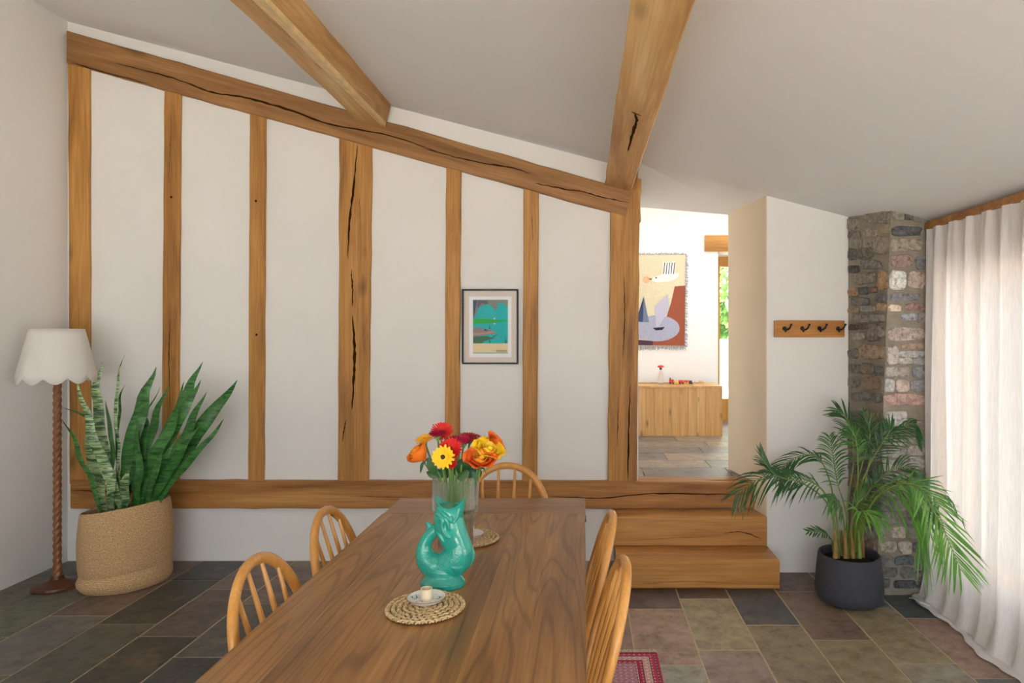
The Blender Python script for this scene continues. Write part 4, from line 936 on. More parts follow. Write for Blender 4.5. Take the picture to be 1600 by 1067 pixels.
for (pz, w, d, v) in leaves:
    pts = []; nn = len(pz)
    for k, (zx, zy) in enumerate(pz):
        f = k / (nn - 1); dd = d + (4.02 - d) * f ** 1.5; zx += (440 - zx) * 0.18 * f ** 3
        pts.append(P(zx / 2.2235, 480 + zy / 2.2229, dd))
    pts.reverse(); n = 18; c = catmull(pts, n)
    wm = w / 2.2235 * d / F / 2
    ws = [wm * (0.45 + 0.55 * min(1, t / 0.45)) * (1 if t < 0.6 else max(0.03, 1 - ((t - 0.6) / 0.4) ** 1.7)) for t in [i / n for i in range(n + 1)]]
    bm = bmesh.new(); yaw = rl.uniform(-0.5, 0.5)
    tube(bm, c, ws, 8, up=(math.sin(yaw), -math.cos(yaw), 0.0), sx=1.0, sy=0.13)
    for ve in bm.verts:                        # gentle waviness of the blade
        ve.co.y += 0.010 * math.sin(ve.co.z * 22 + d * 40); ve.co.x += 0.004 * math.sin(ve.co.z * 31 + d * 70)
    lf = obj('leaf', bm, M['snake%d' % v], sn)

# ------------------------------------------------------------------ dark plant pot and palm
PX, PD = 1.492, 3.745
pot = empty('plant_pot', (PX, PD, 0), 'matt charcoal tapered plant pot in front of the stone pier', 'pot')
bm = bmesh.new(); lathe(bm, [(0.0, 0.0), (0.135, 0.0), (0.165, 0.008), (0.180, 0.035), (0.183, 0.07), (0.176, 0.16), (0.166, 0.255), (0.163, 0.262), (0.155, 0.262), (0.152, 0.255), (0.158, 0.20)], 56, (PX, PD, 0), cap0=False, cap1=False)
obj('pot_wall', bm, plain('charcoal_fibre', S('3f4148'), 0.75, noise_amt=0.2, nscale=40, bump=0.15, bscale=150), pot)
bm = bmesh.new(); lathe(bm, [(0.157, 0.215), (0.1, 0.225), (0.03, 0.23)], 32, (PX, PD, 0)); obj('soil', bm, plain('dark_soil', S('221a14'), 0.95, noise_amt=0.4, nscale=60, bump=0.6), pot)
palm = empty('palm', (PX, PD, 0.22), 'green areca palm with arching fronds in the charcoal pot', 'plant')
M['palm'] = leaf_mat('palm_leaf', S('4f8438'), S('27552a'), None, 5, 0.2)
M['palm_dark'] = leaf_mat('palm_leaf_dark', S('3c6c34'), S('1d4526'), None, 5, 0.2)
M['palm_bright'] = leaf_mat('palm_leaf_bright', S('6fa83c'), S('3a7a2a'), None, 5, 0.2)
M['stem'] = plain('palm_stem', S('7d9440'), 0.5, noise_amt=0.3, nscale=12)
M['stem_dry'] = plain('palm_sheath', S('9a7a3c'), 0.7, noise_amt=0.4, nscale=30)
def Z4(x, y, d): return P(1130 + x / 3.137, 620 + y / 3.137, d)
rp = random.Random(17)
def frond(path, L0, m, n=26, start=0.35, droop=0.35, wid=0.0045, ang=0.9, side=None):
    pts = [Z4(*q) for q in path]; c = catmull(pts, 40)
    bm = bmesh.new(); tube(bm, c, [0.0055 * (1 - 0.75 * i / 40) for i in range(41)], 6)
    fo = obj('frond', bm, M['stem'], palm)
    bm = bmesh.new()
    for i in range(n):
        t = start + (1 - start) * (i + 0.5) / n; k = min(39, int(t * 40)); p = c[k].lerp(c[k + 1], t * 40 - k); tg = (c[k + 1] - c[k]).normalized()
        sd = tg.cross(Vector(side) if side else Vector((0.15, -0.55, 0.85)))
        sd = sd.normalized() if sd.length > 0.05 else Vector((1, 0, 0))
        s_ = (t - start) / (1 - start); ln = L0 * (0.45 + 0.75 * math.sin(PI * min(1, s_ * 0.85 + 0.12))) * rp.uniform(0.85, 1.1)
        for sg in (-1, 1):
            a = ang * rp.uniform(0.85, 1.15) * (1 - 0.35 * s_)
            dirv = (tg * math.cos(a) + sd * sg * math.sin(a) + Vector((rp.uniform(-.1, .1), rp.uniform(-.15, .15), rp.uniform(-.05, .1)))).normalized()
            q = [p + dirv * ln * f + Vector((0, 0, -droop * ln * f * f)) for f in (0, 0.25, 0.5, 0.75, 1.0)]
            for v in q:                          # keep the blades inside the room
                v.y = min(v.y, (3.77 if v.x > 1.60 else 4.13)); v.x = min(v.x, 1.885)
            nr = (Vector((0, -0.7, 0.7)) + Vector((rp.uniform(-.4, .4), rp.uniform(-.4, .4), rp.uniform(-.3, .3))))
            strip(bm, q, [wid * 0.7, wid * 1.7, wid * 2.0, wid * 1.4, 0.0006], nr)
    lf = obj('leaflets', bm, m, fo); lf['kind'] = 'stuff'
b0 = lambda x, y=760, d=3.74: (x, y, d)
frond([b0(560), (535, 560, 3.72), (470, 440, 3.70), (340, 392, 3.68), (190, 395, 3.66), (60, 480, 3.66)], 0.17, M['palm_dark'], 26, 0.38, 0.45)
frond([b0(575), (545, 520, 3.78), (500, 350, 3.82), (430, 285, 3.86), (330, 310, 3.90), (270, 370, 3.92)], 0.14, M['palm_dark'], 24, 0.45, 0.4)
frond([b0(560), (520, 540, 3.70), (400, 430, 3.66), (260, 385, 3.62), (190, 300, 3.60)], 0.15, M['palm_dark'], 22, 0.5, 0.1)
frond([b0(600), (610, 520, 3.80), (640, 300, 3.84), (620, 130, 3.88), (560, 60, 3.90)], 0.15, M['palm_dark'], 22, 0.55, 0.25)
frond([b0(630), (655, 500, 3.74), (660, 330, 3.74), (650, 210, 3.74), (620, 150, 3.74)], 0.15, M['palm'], 20, 0.5, 0.5)
frond([b0(640), (665, 480, 3.72), (720, 330, 3.72), (800, 195, 3.72), (835, 150, 3.72)], 0.13, M['palm_dark'], 18, 0.5, 0.2)
frond([b0(650), (690, 520, 3.70), (760, 410, 3.68), (860, 345, 3.66), (965, 375, 3.64)], 0.14, M['palm_dark'], 22, 0.4, 0.35)
frond([b0(660), (700, 560, 3.66), (780, 470, 3.60), (880, 460, 3.54), (970, 540, 3.48), (1000, 640, 3.46)], 0.22, M['palm_bright'], 20, 0.35, 0.9, 0.0062)
frond([b0(665), (720, 540, 3.62), (830, 440, 3.50), (950, 440, 3.36), (1050, 590, 3.22), (1110, 720, 3.14), (1165, 850, 3.08)], 0.21, M['palm_bright'], 24, 0.42, 0.10, 0.0052, 0.80, (0.25, -0.95, 0.1))
frond([b0(655), (700, 540, 3.66), (800, 430, 3.58), (920, 425, 3.48), (1020, 480, 3.40), (1060, 540, 3.34)], 0.19, M['palm'], 20, 0.4, 0.3, 0.0048)
frond([b0(540), (530, 700, 3.70), (490, 665, 3.66), (415, 660, 3.62)], 0.06, M['palm_dark'], 9, 0.45, 0.1, 0.005)
frond([b0(620), (600, 560, 3.76), (560, 420, 3.78), (540, 300, 3.82), (520, 190, 3.86)], 0.14, M['palm'], 20, 0.45, 0.45)
frond([b0(645), (690, 450, 3.755), (740, 250, 3.765), (830, 180, 3.765), (930, 130, 3.765), (990, 180, 3.765)], 0.12, M['palm_dark'], 22, 0.5, 0.5)
frond([b0(610), (640, 560, 3.70), (700, 480, 3.66), (730, 430, 3.62)], 0.14, M['palm'], 16, 0.35, 0.5)
frond([b0(600), (590, 600, 3.68), (560, 520, 3.64), (520, 500, 3.62)], 0.12, M['palm'], 12, 0.4, 0.6)
frond([b0(640), (660, 600, 3.64), (690, 560, 3.58), (760, 600, 3.54)], 0.13, M['palm_bright'], 14, 0.3, 0.6)
frond([b0(625), (640, 500, 3.77), (690, 300, 3.77), (720, 180, 3.77), (690, 90, 3.77)], 0.14, M['palm_dark'], 22, 0.5, 0.3)
for k in range(9):
    x = 548 + k * 17; bm = bmesh.new(); dd = 3.74 + rp.uniform(-0.07, 0.07)
    tube(bm, [Z4(x + rp.uniform(-5, 5), 790, dd), Z4(x, 730, dd), Z4(x + rp.uniform(-12, 12), 655, dd)], [0.014, 0.011, 0.005], 8); obj('cane', bm, M['stem_dry'] if k % 3 != 1 else M['stem'], palm)

# ------------------------------------------------------------------ coat rack
def K(x, y, d): return P(1200 + x / 12.3, 490 + y / 12.3, d)
rk = empty('coat_rack', K(820, 460, 4.155), 'oak coat rack with four dark iron hooks on the white wall', 'coat rack')
a, c = K(128, 452, 4.145), K(1475, 132, 4.145)
bd = obj('board', BX((a.x, 4.143, a.z), (c.x, 4.169, c.z), 0.004), wood('oak_board', S('9c6428'), S('bf8238'), S('cf9650'), 0, 0.45, knots=0.2), rk, smooth=False)
for hx in (320, 662, 992, 1345):
    p = K(hx, 285, 4.143); bm = bmesh.new()
    bmesh.ops.create_cone(bm, cap_ends=True, segments=16, radius1=0.014, radius2=0.010, depth=0.007, matrix=Matrix.Translation(p + Vector((0, -0.0035, 0))) @ Matrix.Rotation(PI / 2, 4, 'X'))
    tube(bm, catmull([p + Vector((0, -0.004, 0)), p + Vector((0.004, -0.03, -0.008)), p + Vector((0.014, -0.05, 0.0)), p + Vector((0.022, -0.058, 0.02))], 12), [0.006] * 10 + [0.0055, 0.005, 0.005], 8)
    tube(bm, catmull([p + Vector((0, -0.004, -0.004)), p + Vector((0, -0.02, -0.02)), p + Vector((0, -0.028, -0.012))], 8), 0.0045, 8)
    ball(bm, p + Vector((0.023, -0.059, 0.023)), 0.008, 10)
    obj('hook', bm, M['iron'], rk)

# ------------------------------------------------------------------ framed print
DP = 4.372
def G(x, y, o=0.0): return P(720 + x / 8.75, 450 + y / 8.75, DP - o)
pic = empty('framed_print', G(402, 1035), 'black framed print of a turquoise lagoon hung between two oak studs', 'picture')
def bar(x0, y0, x1, y1):
    a, c = G(x0, y1), G(x1, y0); o = obj('frame_bar', BX((a.x, DP - 0.017, a.z), (c.x, DP + 0.010, c.z), 0.0015), M['black'], pic, smooth=False)
bar(18, 16, 786, 38); bar(22, 1018, 788, 1040); bar(18, 38, 40, 1018); bar(766, 38, 788, 1018)
def panel(name, pts, col, layer):
    bm = bmesh.new(); poly_prism(bm, [G(x, y, 0.0008 * layer) for x, y in pts], (0, 0.0007, 0)); return obj(name, bm, M['flat'], pic, smooth=False, color=S(col))
panel('mount', [(38, 36), (768, 36), (768, 1020), (38, 1020)], 'd8cdc3', 0)
panel('paper', [(112, 115), (692, 115), (692, 946), (115, 946)], 'ece9ec', 1)
panel('print', [(165, 160), (645, 160), (645, 895), (168, 895)], '1fb4b8', 2)
panel('print_shore', [(168, 425), (300, 418), (420, 430), (520, 436), (645, 438), (645, 452), (520, 462), (480, 475), (350, 482), (168, 490)], '2fae3e', 3)
panel('print_sun', [(446, 420), (460, 402), (474, 420), (486, 424), (436, 424)], 'e9dcb4', 4)
panel('print_glow', [(445, 484), (475, 482), (470, 494), (450, 494)], 'd9dca0', 4)
panel('print_palm', [(168, 160), (645, 160), (640, 262), (600, 240), (570, 200), (510, 210), (478, 320), (440, 265), (380, 215), (340, 228), (280, 250), (232, 290), (190, 400), (172, 430), (168, 430)], '7f857c', 3)
panel('print_frond', [(168, 170), (230, 165), (200, 290), (172, 420)], '4a4a62', 4)
panel('print_frond', [(240, 168), (360, 172), (380, 215), (340, 222), (290, 200), (232, 272), (220, 250)], '5c5870', 4)
panel('print_boat', [(168, 535), (280, 540), (300, 560), (420, 570), (505, 630), (390, 632), (260, 655), (168, 662)], '8b7f80', 3)
panel('print_boat_side', [(168, 620), (360, 602), (440, 585), (470, 605), (380, 628), (168, 645)], 'b88c84', 4)
panel('print_shadow', [(168, 664), (350, 655), (470, 690), (380, 705), (310, 730), (290, 755), (168, 755)], '3f6a4c', 3)
panel('print_figure', [(320, 575), (332, 552), (345, 570), (365, 575), (365, 582), (322, 584)], '2a3038', 5)
panel('print_figure', [(386, 556), (390, 495), (396, 530), (408, 556)], '2a3038', 5)
panel('print_figure', [(386, 708), (400, 708), (404, 752), (388, 752)], '2f5560', 5)
panel('print_figure', [(606, 750), (610, 660), (618, 700), (628, 750)], '22505a', 5)
panel('print_keel', [(425, 672), (500, 630), (508, 632), (440, 676)], '2a3a44', 5)
panel('print_band', [(166, 757), (645, 757), (645, 882), (166, 882)], 'e3cfa4', 4)
panel('print_band_line', [(166, 884), (645, 884), (645, 893), (166, 893)], '8fb6b0', 5)
rw_ = random.Random(2)
for (y, x0, x1) in ((852, 485, 625), (868, 485, 625)):
    x = x0
    while x < x1:
        w = rw_.uniform(7, 16); panel('caption_mark', [(x, y - 4), (min(x + w, x1), y - 4), (min(x + w, x1), y + 4), (x, y + 4)], '4a4238', 6); x += w + 4
panel('caption_mark', [(425, 849), (462, 849), (462, 853), (425, 853)], '8a7c60', 6)
a, c = G(38, 1020), G(768, 36); obj('glass', BX((a.x, DP - 0.0125, a.z), (c.x, DP - 0.0105, c.z)), M['pic_glass'], pic, smooth=False)
# ------------------------------------------------------------------ things on the table
# turquoise fish jug
DJ = 1.975
def J(x, y, o=0.0): return P(x, y, DJ) + Vector((0, o, 0))
PXM = DJ / F
jug = empty('fish_jug', (J(692, 912).x, DJ, TZ), 'glossy turquoise fish shaped jug with its tail as handle', 'jug')
sx_ = [(704, 786, 21), (703, 796, 21.5), (701, 808, 23), (703, 822, 24), (708, 836, 22.5), (714, 850, 22), (716, 862, 23.5), (712, 873, 24.5), (702, 881, 24), (689, 885, 22.5), (677, 882, 21), (667, 873, 17.5), (663, 861, 13), (664, 850, 10.5), (669, 840, 9.5), (677, 831, 9.5), (687, 824, 9)]
pts = catmull([J(x, y) for x, y, r in sx_], 70); rad = lerp_list([r * PXM for x, y, r in sx_], 70)
bm = bmesh.new()
tube(bm, pts[2:], rad[2:], 28, up=(0, -1, 0), sx=1.0, sy=0.86)
zb = TZ
bc = J(692, 912)
lathe(bm, [(0.064, 0.0), (0.067, 0.006), (0.0665, 0.016), (0.058, 0.026), (0.052, 0.034), (0.050, 0.05), (0.040, 0.07)], 36, (bc.x, DJ, TZ), ey=0.80)
# tail fin: two lobes behind the head
for tip in ((666, 815),):
    q = catmull([J(675, 838), J(673, 826), J(*tip)], 10); tube(bm, q, [0.014, 0.014, 0.015, 0.015, 0.014, 0.013, 0.012, 0.010, 0.008, 0.005, 0.002], 12, up=(0, -1, 0), sx=1.0, sy=0.55)
# back fin along the right hand side, brow, cheek ridges and lip
q = catmull([J(729, 842), J(736.5, 860), J(736, 872), J(729, 884), J(719, 892)], 14); tube(bm, q, [0.004 + 0.006 * math.sin(PI * i / 14) for i in range(15)], 10, up=(0, -1, 0), sx=1.1, sy=0.45)
for k in range(11):
    p = q[2 + k]; ball(bm, p + Vector((0.006, -0.002, -0.003)), 0.0042, 8, (1.0, 0.6, 0.7))
fr_ = -0.86
def surf(x, y):                                   # point on the front of the jug body
    best = min(range(len(sx_)), key=lambda i: (sx_[i][0] - x) ** 2 + (sx_[i][1] - y) ** 2 if i < 11 else 1e9)
    # distance from spine -> depth of the elliptical section
    bd_ = 1e9; r_ = 0
    for p, r in zip(pts, rad):
        dx = (p.x - J(x, y).x); dz = p.z - J(x, y).z; dd = math.hypot(dx, dz)
        if dd - r < bd_: bd_ = dd - r; r_ = r; dk = dd
    h = math.sqrt(max(0.0, 1 - (dk / r_) ** 2)) * r_ * 0.86 + 0.0012
    return J(x, y, -h)
def ridge(path, r, n=14):
    q = catmull([surf(*p) for p in path], n); tube(bm, q, [r * 1.5 * (0.5 + 0.5 * math.sin(PI * i / n)) for i in range(n + 1)], 8)
ridge([(686, 790), (696, 797), (703, 803), (710, 810)], 0.0042)
ridge([(688, 797), (698, 803), (704, 812), (706, 822)], 0.0034)
ridge([(684, 800), (690, 801), (696, 808), (695, 818), (699, 828), (706, 835)], 0.0038)
ridge([(683, 826), (690, 832), (697, 842)], 0.003)
ridge([(712, 812), (717, 803), (720, 792)], 0.003)
ball(bm, surf(709, 806), 0.006, 10, (0.8, 0.6, 1.3))
for k in range(14):
    a = 2 * PI * k / 14; ball(bm, surf(694 + 5.4 * math.cos(a), 806 + 5.4 * math.sin(a)), 0.0032, 8)
ball(bm, surf(693, 806), 0.0062, 10)
for k in range(6): ridge([(711 + k * 0.8, 880 + k * 1.8), (718 + k, 881 + k * 1.6), (726 + k * 0.6, 880 + k * 1.2)], 0.0018, 8)
# open mouth: flared lips rising at both sides
NL = 48; rings = []
def lip(rx, z, amp, inner=0):
    r = []
    for k in range(NL):
        a = 2 * PI * k / NL; c_, s_ = math.cos(a), math.sin(a)
        zz = z + amp * (c_ * c_ * (1.12 if c_ < 0 else 1.0) - 0.5); rr_ = rx * (1 + 0.10 * amp / 0.03 * c_ * c_)
        r.append(bm.verts.new((J(704, 0).x + rr_ * c_, DJ + rr_ * 0.86 * s_, zz)))
    return r
z0 = J(0, 796).z
L_ = [lip(21.5 * PXM, z0, 0.0), lip(21.5 * PXM, z0 + 0.010, 0.008), lip(22.3 * PXM, z0 + 0.019, 0.020), lip(23.2 * PXM, z0 + 0.023, 0.026), lip(21.0 * PXM, z0 + 0.0235, 0.025), lip(18.5 * PXM, z0 + 0.008, 0.010), lip(16 * PXM, z0 - 0.016, 0.0), lip(13 * PXM, z0 - 0.03, 0.0)]
for a, b2 in zip(L_, L_[1:]):
    for k in range(NL): bm.faces.new((a[k], a[(k + 1) % NL], b2[(k + 1) % NL], b2[k]))
bm.faces.new(L_[0]); bm.faces.new(L_[-1])
m, nt, b = mat('turquoise_glaze'); L = nt.links.new
tc = N(nt, 'ShaderNodeTexCoord'); sp = N(nt, 'ShaderNodeSeparateXYZ'); L(tc.outputs['Object'], sp.inputs[0])
vo = N(nt, 'ShaderNodeTexVoronoi', i_Scale=170.0, i_Randomness=0.7); L(tc.outputs['Object'], vo.inputs['Vector'])
ms = N(nt, 'ShaderNodeMapRange'); ms.inputs[1].default_value = 0.135; ms.inputs[2].default_value = 0.115; L(sp.outputs[2], ms.inputs[0])
ms2 = N(nt, 'ShaderNodeMapRange'); ms2.inputs[1].default_value = 0.045; ms2.inputs[2].default_value = 0.06; L(sp.outputs[2], ms2.inputs[0])
mm = N(nt, 'ShaderNodeMath', operation='MULTIPLY'); L(ms.outputs[0], mm.inputs[0]); L(ms2.outputs[0], mm.inputs[1])
ht = N(nt, 'ShaderNodeMath', operation='MULTIPLY'); L(vo.outputs['Distance'], ht.inputs[0]); L(mm.outputs[0], ht.inputs[1])
bp_ = N(nt, 'ShaderNodeBump', i_Strength=0.28, i_Distance=0.003); bp_.invert = True; L(ht.outputs[0], bp_.inputs['Height']); L(bp_.outputs[0], b.inputs['Normal'])
b.inputs['Base Color'].default_value = S('1f9686'); b.inputs['Roughness'].default_value = 0.16; b.inputs['Coat Weight'].default_value = 0.4; b.inputs['Coat Roughness'].default_value = 0.06
jb = obj('jug_body', bm, m, jug)
md = jb.modifiers.new('fuse', 'REMESH'); md.mode = 'VOXEL'; md.voxel_size = 0.0016; md.use_smooth_shade = True
md = jb.modifiers.new('soften', 'SMOOTH'); md.factor = 0.5; md.iterations = 1

# ribbed glass vase
VX, VD = (712 - CX) * 2.2 / F, 2.2
vase = empty('glass_vase', (VX, VD, TZ), 'ribbed clear glass vase with a wide upper half behind the jug', 'vase')
m, nt, b = mat('ribbed_glass'); nt.nodes.remove(b); L = nt.links.new
g = N(nt, 'ShaderNodeBsdfGlass'); g.inputs['IOR'].default_value = 1.35; g.inputs['Roughness'].default_value = 0.02; g.inputs['Color'].default_value = (0.93, 0.95, 0.96, 1)
t = N(nt, 'ShaderNodeBsdfTransparent'); t.inputs[0].default_value = (0.92, 0.94, 0.95, 1); mx = N(nt, 'ShaderNodeMixShader'); mx.inputs[0].default_value = 0.30
L(g.outputs[0], mx.inputs[1]); L(t.outputs[0], mx.inputs[2]); L(mx.outputs[0], nt.nodes['Material Output'].inputs[0]); M['glass'] = m
def ribs(r, z, a, j): return r * (1 + 0.030 * (math.cos(a * 40) * 0.5 + 0.5) * (1 if 1 <= j <= 8 else 0)), z
prof = [(0.050, 0.002), (0.0555, 0.006), (0.0555, 0.148), (0.058, 0.156), (0.070, 0.162), (0.0735, 0.170), (0.0735, 0.262), (0.0735, 0.270), (0.0725, 0.273), (0.0705, 0.272), (0.0700, 0.176), (0.056, 0.166), (0.0525, 0.156), (0.0522, 0.018), (0.03, 0.014)]
bm = bmesh.new(); lathe(bm, prof, 240, (VX, VD, TZ), fn=ribs); obj('vase_wall', bm, M['glass'], vase)
m, nt, b = mat('vase_water'); b.inputs['Base Color'].default_value = (0.9, 0.96, 0.9, 1); b.inputs['Transmission Weight'].default_value = 1.0; b.inputs['IOR'].default_value = 1.2; b.inputs['Roughness'].default_value = 0.0
bm = bmesh.new(); lathe(bm, [(0.0515, 0.02), (0.0515, 0.13)], 40, (VX, VD, TZ)); obj('water', bm, m, vase)

# flowers: each one a thing standing in the vase
M['leafg'] = plain('flower_leaf', S('2f5a2c'), 0.5, noise_amt=0.3, nscale=30)
M['fstem'] = plain('flower_stem', S('6f9a48'), 0.5, noise_amt=0.2, nscale=30)
rfw = random.Random(9)
def basis(n):
    n = Vector(n).normalized(); u = n.orthogonal().normalized(); return n, u, n.cross(u)
def stem_to(p, n, root, base_dx):
    foot = Vector((VX + base_dx * 0.45, VD + rfw.uniform(-0.02, 0.02), TZ + 0.03)); mid = Vector((VX + base_dx * 0.8, VD + rfw.uniform(-0.02, 0.02), TZ + 0.20))
    bm = bmesh.new(); tube(bm, catmull([foot, mid, p - Vector(n).normalized() * 0.05, p - Vector(n).normalized() * 0.006], 20), 0.0032, 8); obj('stem', bm, M['fstem'], root)
def gerbera(x, y, d, n, Rpx, col, ccol, label, npet=22, cup=0.15):
    p = P(x, y, d); R = 1.13 * Rpx * d / F; n, u, v = basis(n)
    root = empty('gerbera', (VX, VD, TZ + 0.03), label, 'flower', 'cut flowers in the glass vase')
    bm = bmesh.new()
    for layer, (k0, rr_, lift) in enumerate(((0, 1.0, 0.0), (0.5, 0.86, 0.10), (0.25, 0.55, 0.16))):
        for k in range(npet):
            a = 2 * PI * (k + k0) / npet; dr = u * math.cos(a) + v * math.sin(a); sd = n.cross(dr)
            ln = R * rr_ * rfw.uniform(0.92, 1.06); w = R * 1.75 / npet * rr_
            q = [(0.18, 0.35), (0.5, 0.9), (0.85, 1.0), (1.0, 0.45)]
            L2 = []
            for f, wf in q:
                c = p + dr * ln * f + n * (R * (lift + cup * f * f) + rfw.uniform(-.001, .001)); L2.append((bm.verts.new(c + sd * w * wf), bm.verts.new(c - sd * w * wf)))
            for a2, b2 in zip(L2, L2[1:]): bm.faces.new((a2[0], a2[1], b2[1], b2[0]))
    obj('petals', bm, M['petal'], root, smooth=False, color=S(col))
    bm = bmesh.new(); mt = Matrix.Translation(p + n * R * 0.12) @ n.to_track_quat('Z', 'Y').to_matrix().to_4x4() @ Matrix.Diagonal((R * 0.24, R * 0.24, R * 0.12, 1))
    bmesh.ops.create_uvsphere(bm, u_segments=12, v_segments=8, radius=1, matrix=mt); obj('disc', bm, M['petal'], root, color=S(ccol))
    bm = bmesh.new(); bmesh.ops.create_cone(bm, cap_ends=True, segments=12, radius1=0.004, radius2=R * 0.36, depth=R * 0.5, matrix=Matrix.Translation(p - n * R * 0.24) @ n.to_track_quat('Z', 'Y').to_matrix().to_4x4())
    obj('calyx', bm, M['fstem'], root)
    stem_to(p, n, root, max(-0.045, min(0.045, (p.x - VX) * 0.6)))
def rose(x, y, d, n, Rpx, col, col2, label, open_=0.5, hgt=1.5):
    p = P(x, y, d); R = Rpx * d / F; n, u, v = basis(n)
    root = empty('rose', (VX, VD, TZ + 0.03), label, 'flower', 'cut flowers in the glass vase')
    for layer in range(4):
        bm = bmesh.new(); rl_ = R * (0.35 + 0.22 * layer); npet = 3 + layer
        for k in range(npet):
            a0 = 2 * PI * (k + 0.37 * layer) / npet; span = 2 * PI / npet * 0.72; rows = []
            for j in range(7):
                t = j / 6; rr_ = rl_ * (0.25 + 0.75 * math.sin(min(1, t * 1.25) * PI / 2)) * (1 + open_ * 0.45 * t ** 3 * layer / 2)
                h = R * hgt * (t - 0.45) * (1 - 0.06 * layer) - (R * 0.28 * open_ * max(0, t - 0.8) * layer)
                row = []
                for i in range(7):
                    s = (i / 6 - 0.5) * 2; a = a0 + s * span * (0.55 + 0.45 * math.sin(t * PI * 0.8)); hh = h - R * 0.22 * s * s * t + R * 0.05 * math.sin(s * 5 + k)
                    row.append(bm.verts.new(p + (u * math.cos(a) + v * math.sin(a)) * rr_ * (1 + 0.05 * s) + n * hh))
                rows.append(row)
            for r1, r2_ in zip(rows, rows[1:]):
                for i in range(6): bm.faces.new((r1[i], r1[i + 1], r2_[i + 1], r2_[i]))
        obj('petals', bm, M['petal'], root, color=S(col2 if layer < 2 else col))
    bm = bmesh.new()
    for k in range(5):
        a = 2 * PI * k / 5; dr = u * math.cos(a) + v * math.sin(a); b_ = p - n * R * hgt * 0.45
        strip(bm, [b_, b_ + dr * R * 0.5 - n * R * 0.05, b_ + dr * R * 0.75 - n * R * 0.45], [0.005, 0.008, 0.001], n)
    obj('sepals', bm, M['leafg'], root)
    stem_to(p - n * R * hgt * 0.4, n, root, max(-0.045, min(0.045, (p.x - VX) * 0.6)))
FL = lambda zx, zy: (620 + zx / 7.115, 650 + zy / 7.115)
gerbera(*FL(500, 185), 2.23, (0.15, -0.6, 0.78), 17, 'd92a26', 'b06a3a', 'bright red gerbera, topmost flower in the vase', 26, 0.25)
gerbera(*FL(455, 225), 2.20, (-0.1, -0.05, 1.0), 13, 'b01640', '7a1030', 'crimson gerbera just below the topmost red one', 22, 0.45)
gerbera(*FL(310, 262), 2.20, (-0.15, -0.38, 0.92), 13.5, 'fab52a', 'd88a20', 'amber gerbera seen edge on at the upper left of the bouquet', 24, 0.12)
gerbera(*FL(518, 455), 2.13, (-0.05, -0.97, 0.22), 16.5, 'f5c418', '3a2a18', 'yellow gerbera with dark centre facing the camera', 15, 0.10)
gerbera(*FL(600, 375), 2.17, (0.1, -0.75, 0.5), 17, 'd8201e', 'a01818', 'red gerbera behind the yellow one', 20, 0.25)
gerbera(*FL(645, 300), 2.21, (-0.1, -0.15, 1.0), 12, 'a81238', '701028', 'crimson gerbera in the middle of the bouquet', 22, 0.6)
gerbera(*FL(745, 305), 2.19, (0.15, -0.1, 1.0), 13, 'bb1a48', '701028', 'cerise gerbera right of the bouquet centre', 22, 0.6)
gerbera(*FL(818, 248), 2.25, (0.18, -0.12, 1.0), 17.5, 'b01822', '601018', 'dark red gerbera seen edge on at the upper right', 26, 0.15)
gerbera(*FL(605, 525), 2.15, (0.3, -0.7, 0.2), 8, 'c81c18', '901010', 'small red bloom below the yellow gerbera', 14, 0.35)
rose(*FL(258, 432), 2.17, (-0.62, -0.25, 0.62), 15.5, 'ee7a22', 'f5992e', 'orange rose leaning out at the far left of the bouquet', 0.25, 1.7)
rose(*FL(925, 495), 2.14, (0.15, -0.45, 0.85), 18, 'f2702c', 'f8a838', 'orange and yellow rose low at the right of the bouquet', 0.7, 1.4)
rose(*FL(1015, 385), 2.18, (0.35, -0.35, 0.85), 16.5, 'f6c822', 'f8d840', 'yellow open bloom at the right of the bouquet', 0.9, 1.3)
rose(*FL(1085, 300), 2.23, (0.75, -0.15, 0.6), 13, 'f06a22', 'ee8030', 'small orange rose at the far right of the bouquet', 0.7, 1.3)
fol = empty('greenery_sprig', (VX, VD, TZ + 0.03), 'dark green leaves tucked among the flower stems', 'leaves')
for (zx, zy, tx, ty, w, d) in ((720, 640, 780, 470, 13, 2.21), (690, 680, 660, 500, 12, 2.24), (770, 690, 700, 630, 11, 2.14), (860, 700, 930, 590, 8, 2.17), (430, 660, 350, 470, 8, 2.17), (440, 690, 330, 620, 5, 2.18), (500, 690, 440, 590, 6, 2.2), (300, 500, 262, 635, 3, 2.16), (820, 690, 790, 560, 9, 2.22), (560, 690, 500, 560, 8, 2.23)):
    a = P(*FL(zx, zy), d); c = P(*FL(tx, ty), d + rfw.uniform(-.02, .02)); bm = bmesh.new(); n = 10
    q = catmull([a, a.lerp(c, 0.5) + Vector((0, -0.006, 0.004)), c], n); W_ = w * d / F
    strip(bm, q, [2 * W_ * math.sin(PI * (0.06 + 0.92 * i / n)) ** 0.8 for i in range(n + 1)], (rfw.uniform(-.5, .5), -1, 0.4))
    obj('leaf', bm, M['leafg'], fol)
bm = bmesh.new()
for k in range(6): tube(bm, [Vector((VX + (k - 2.5) * 0.008, VD + rfw.uniform(-.02, .02), TZ + 0.03)), Vector((VX + (k - 2.5) * 0.016, VD + rfw.uniform(-.02, .02), TZ + 0.29))], 0.0028, 6)
obj('stems', bm, M['fstem'], fol)

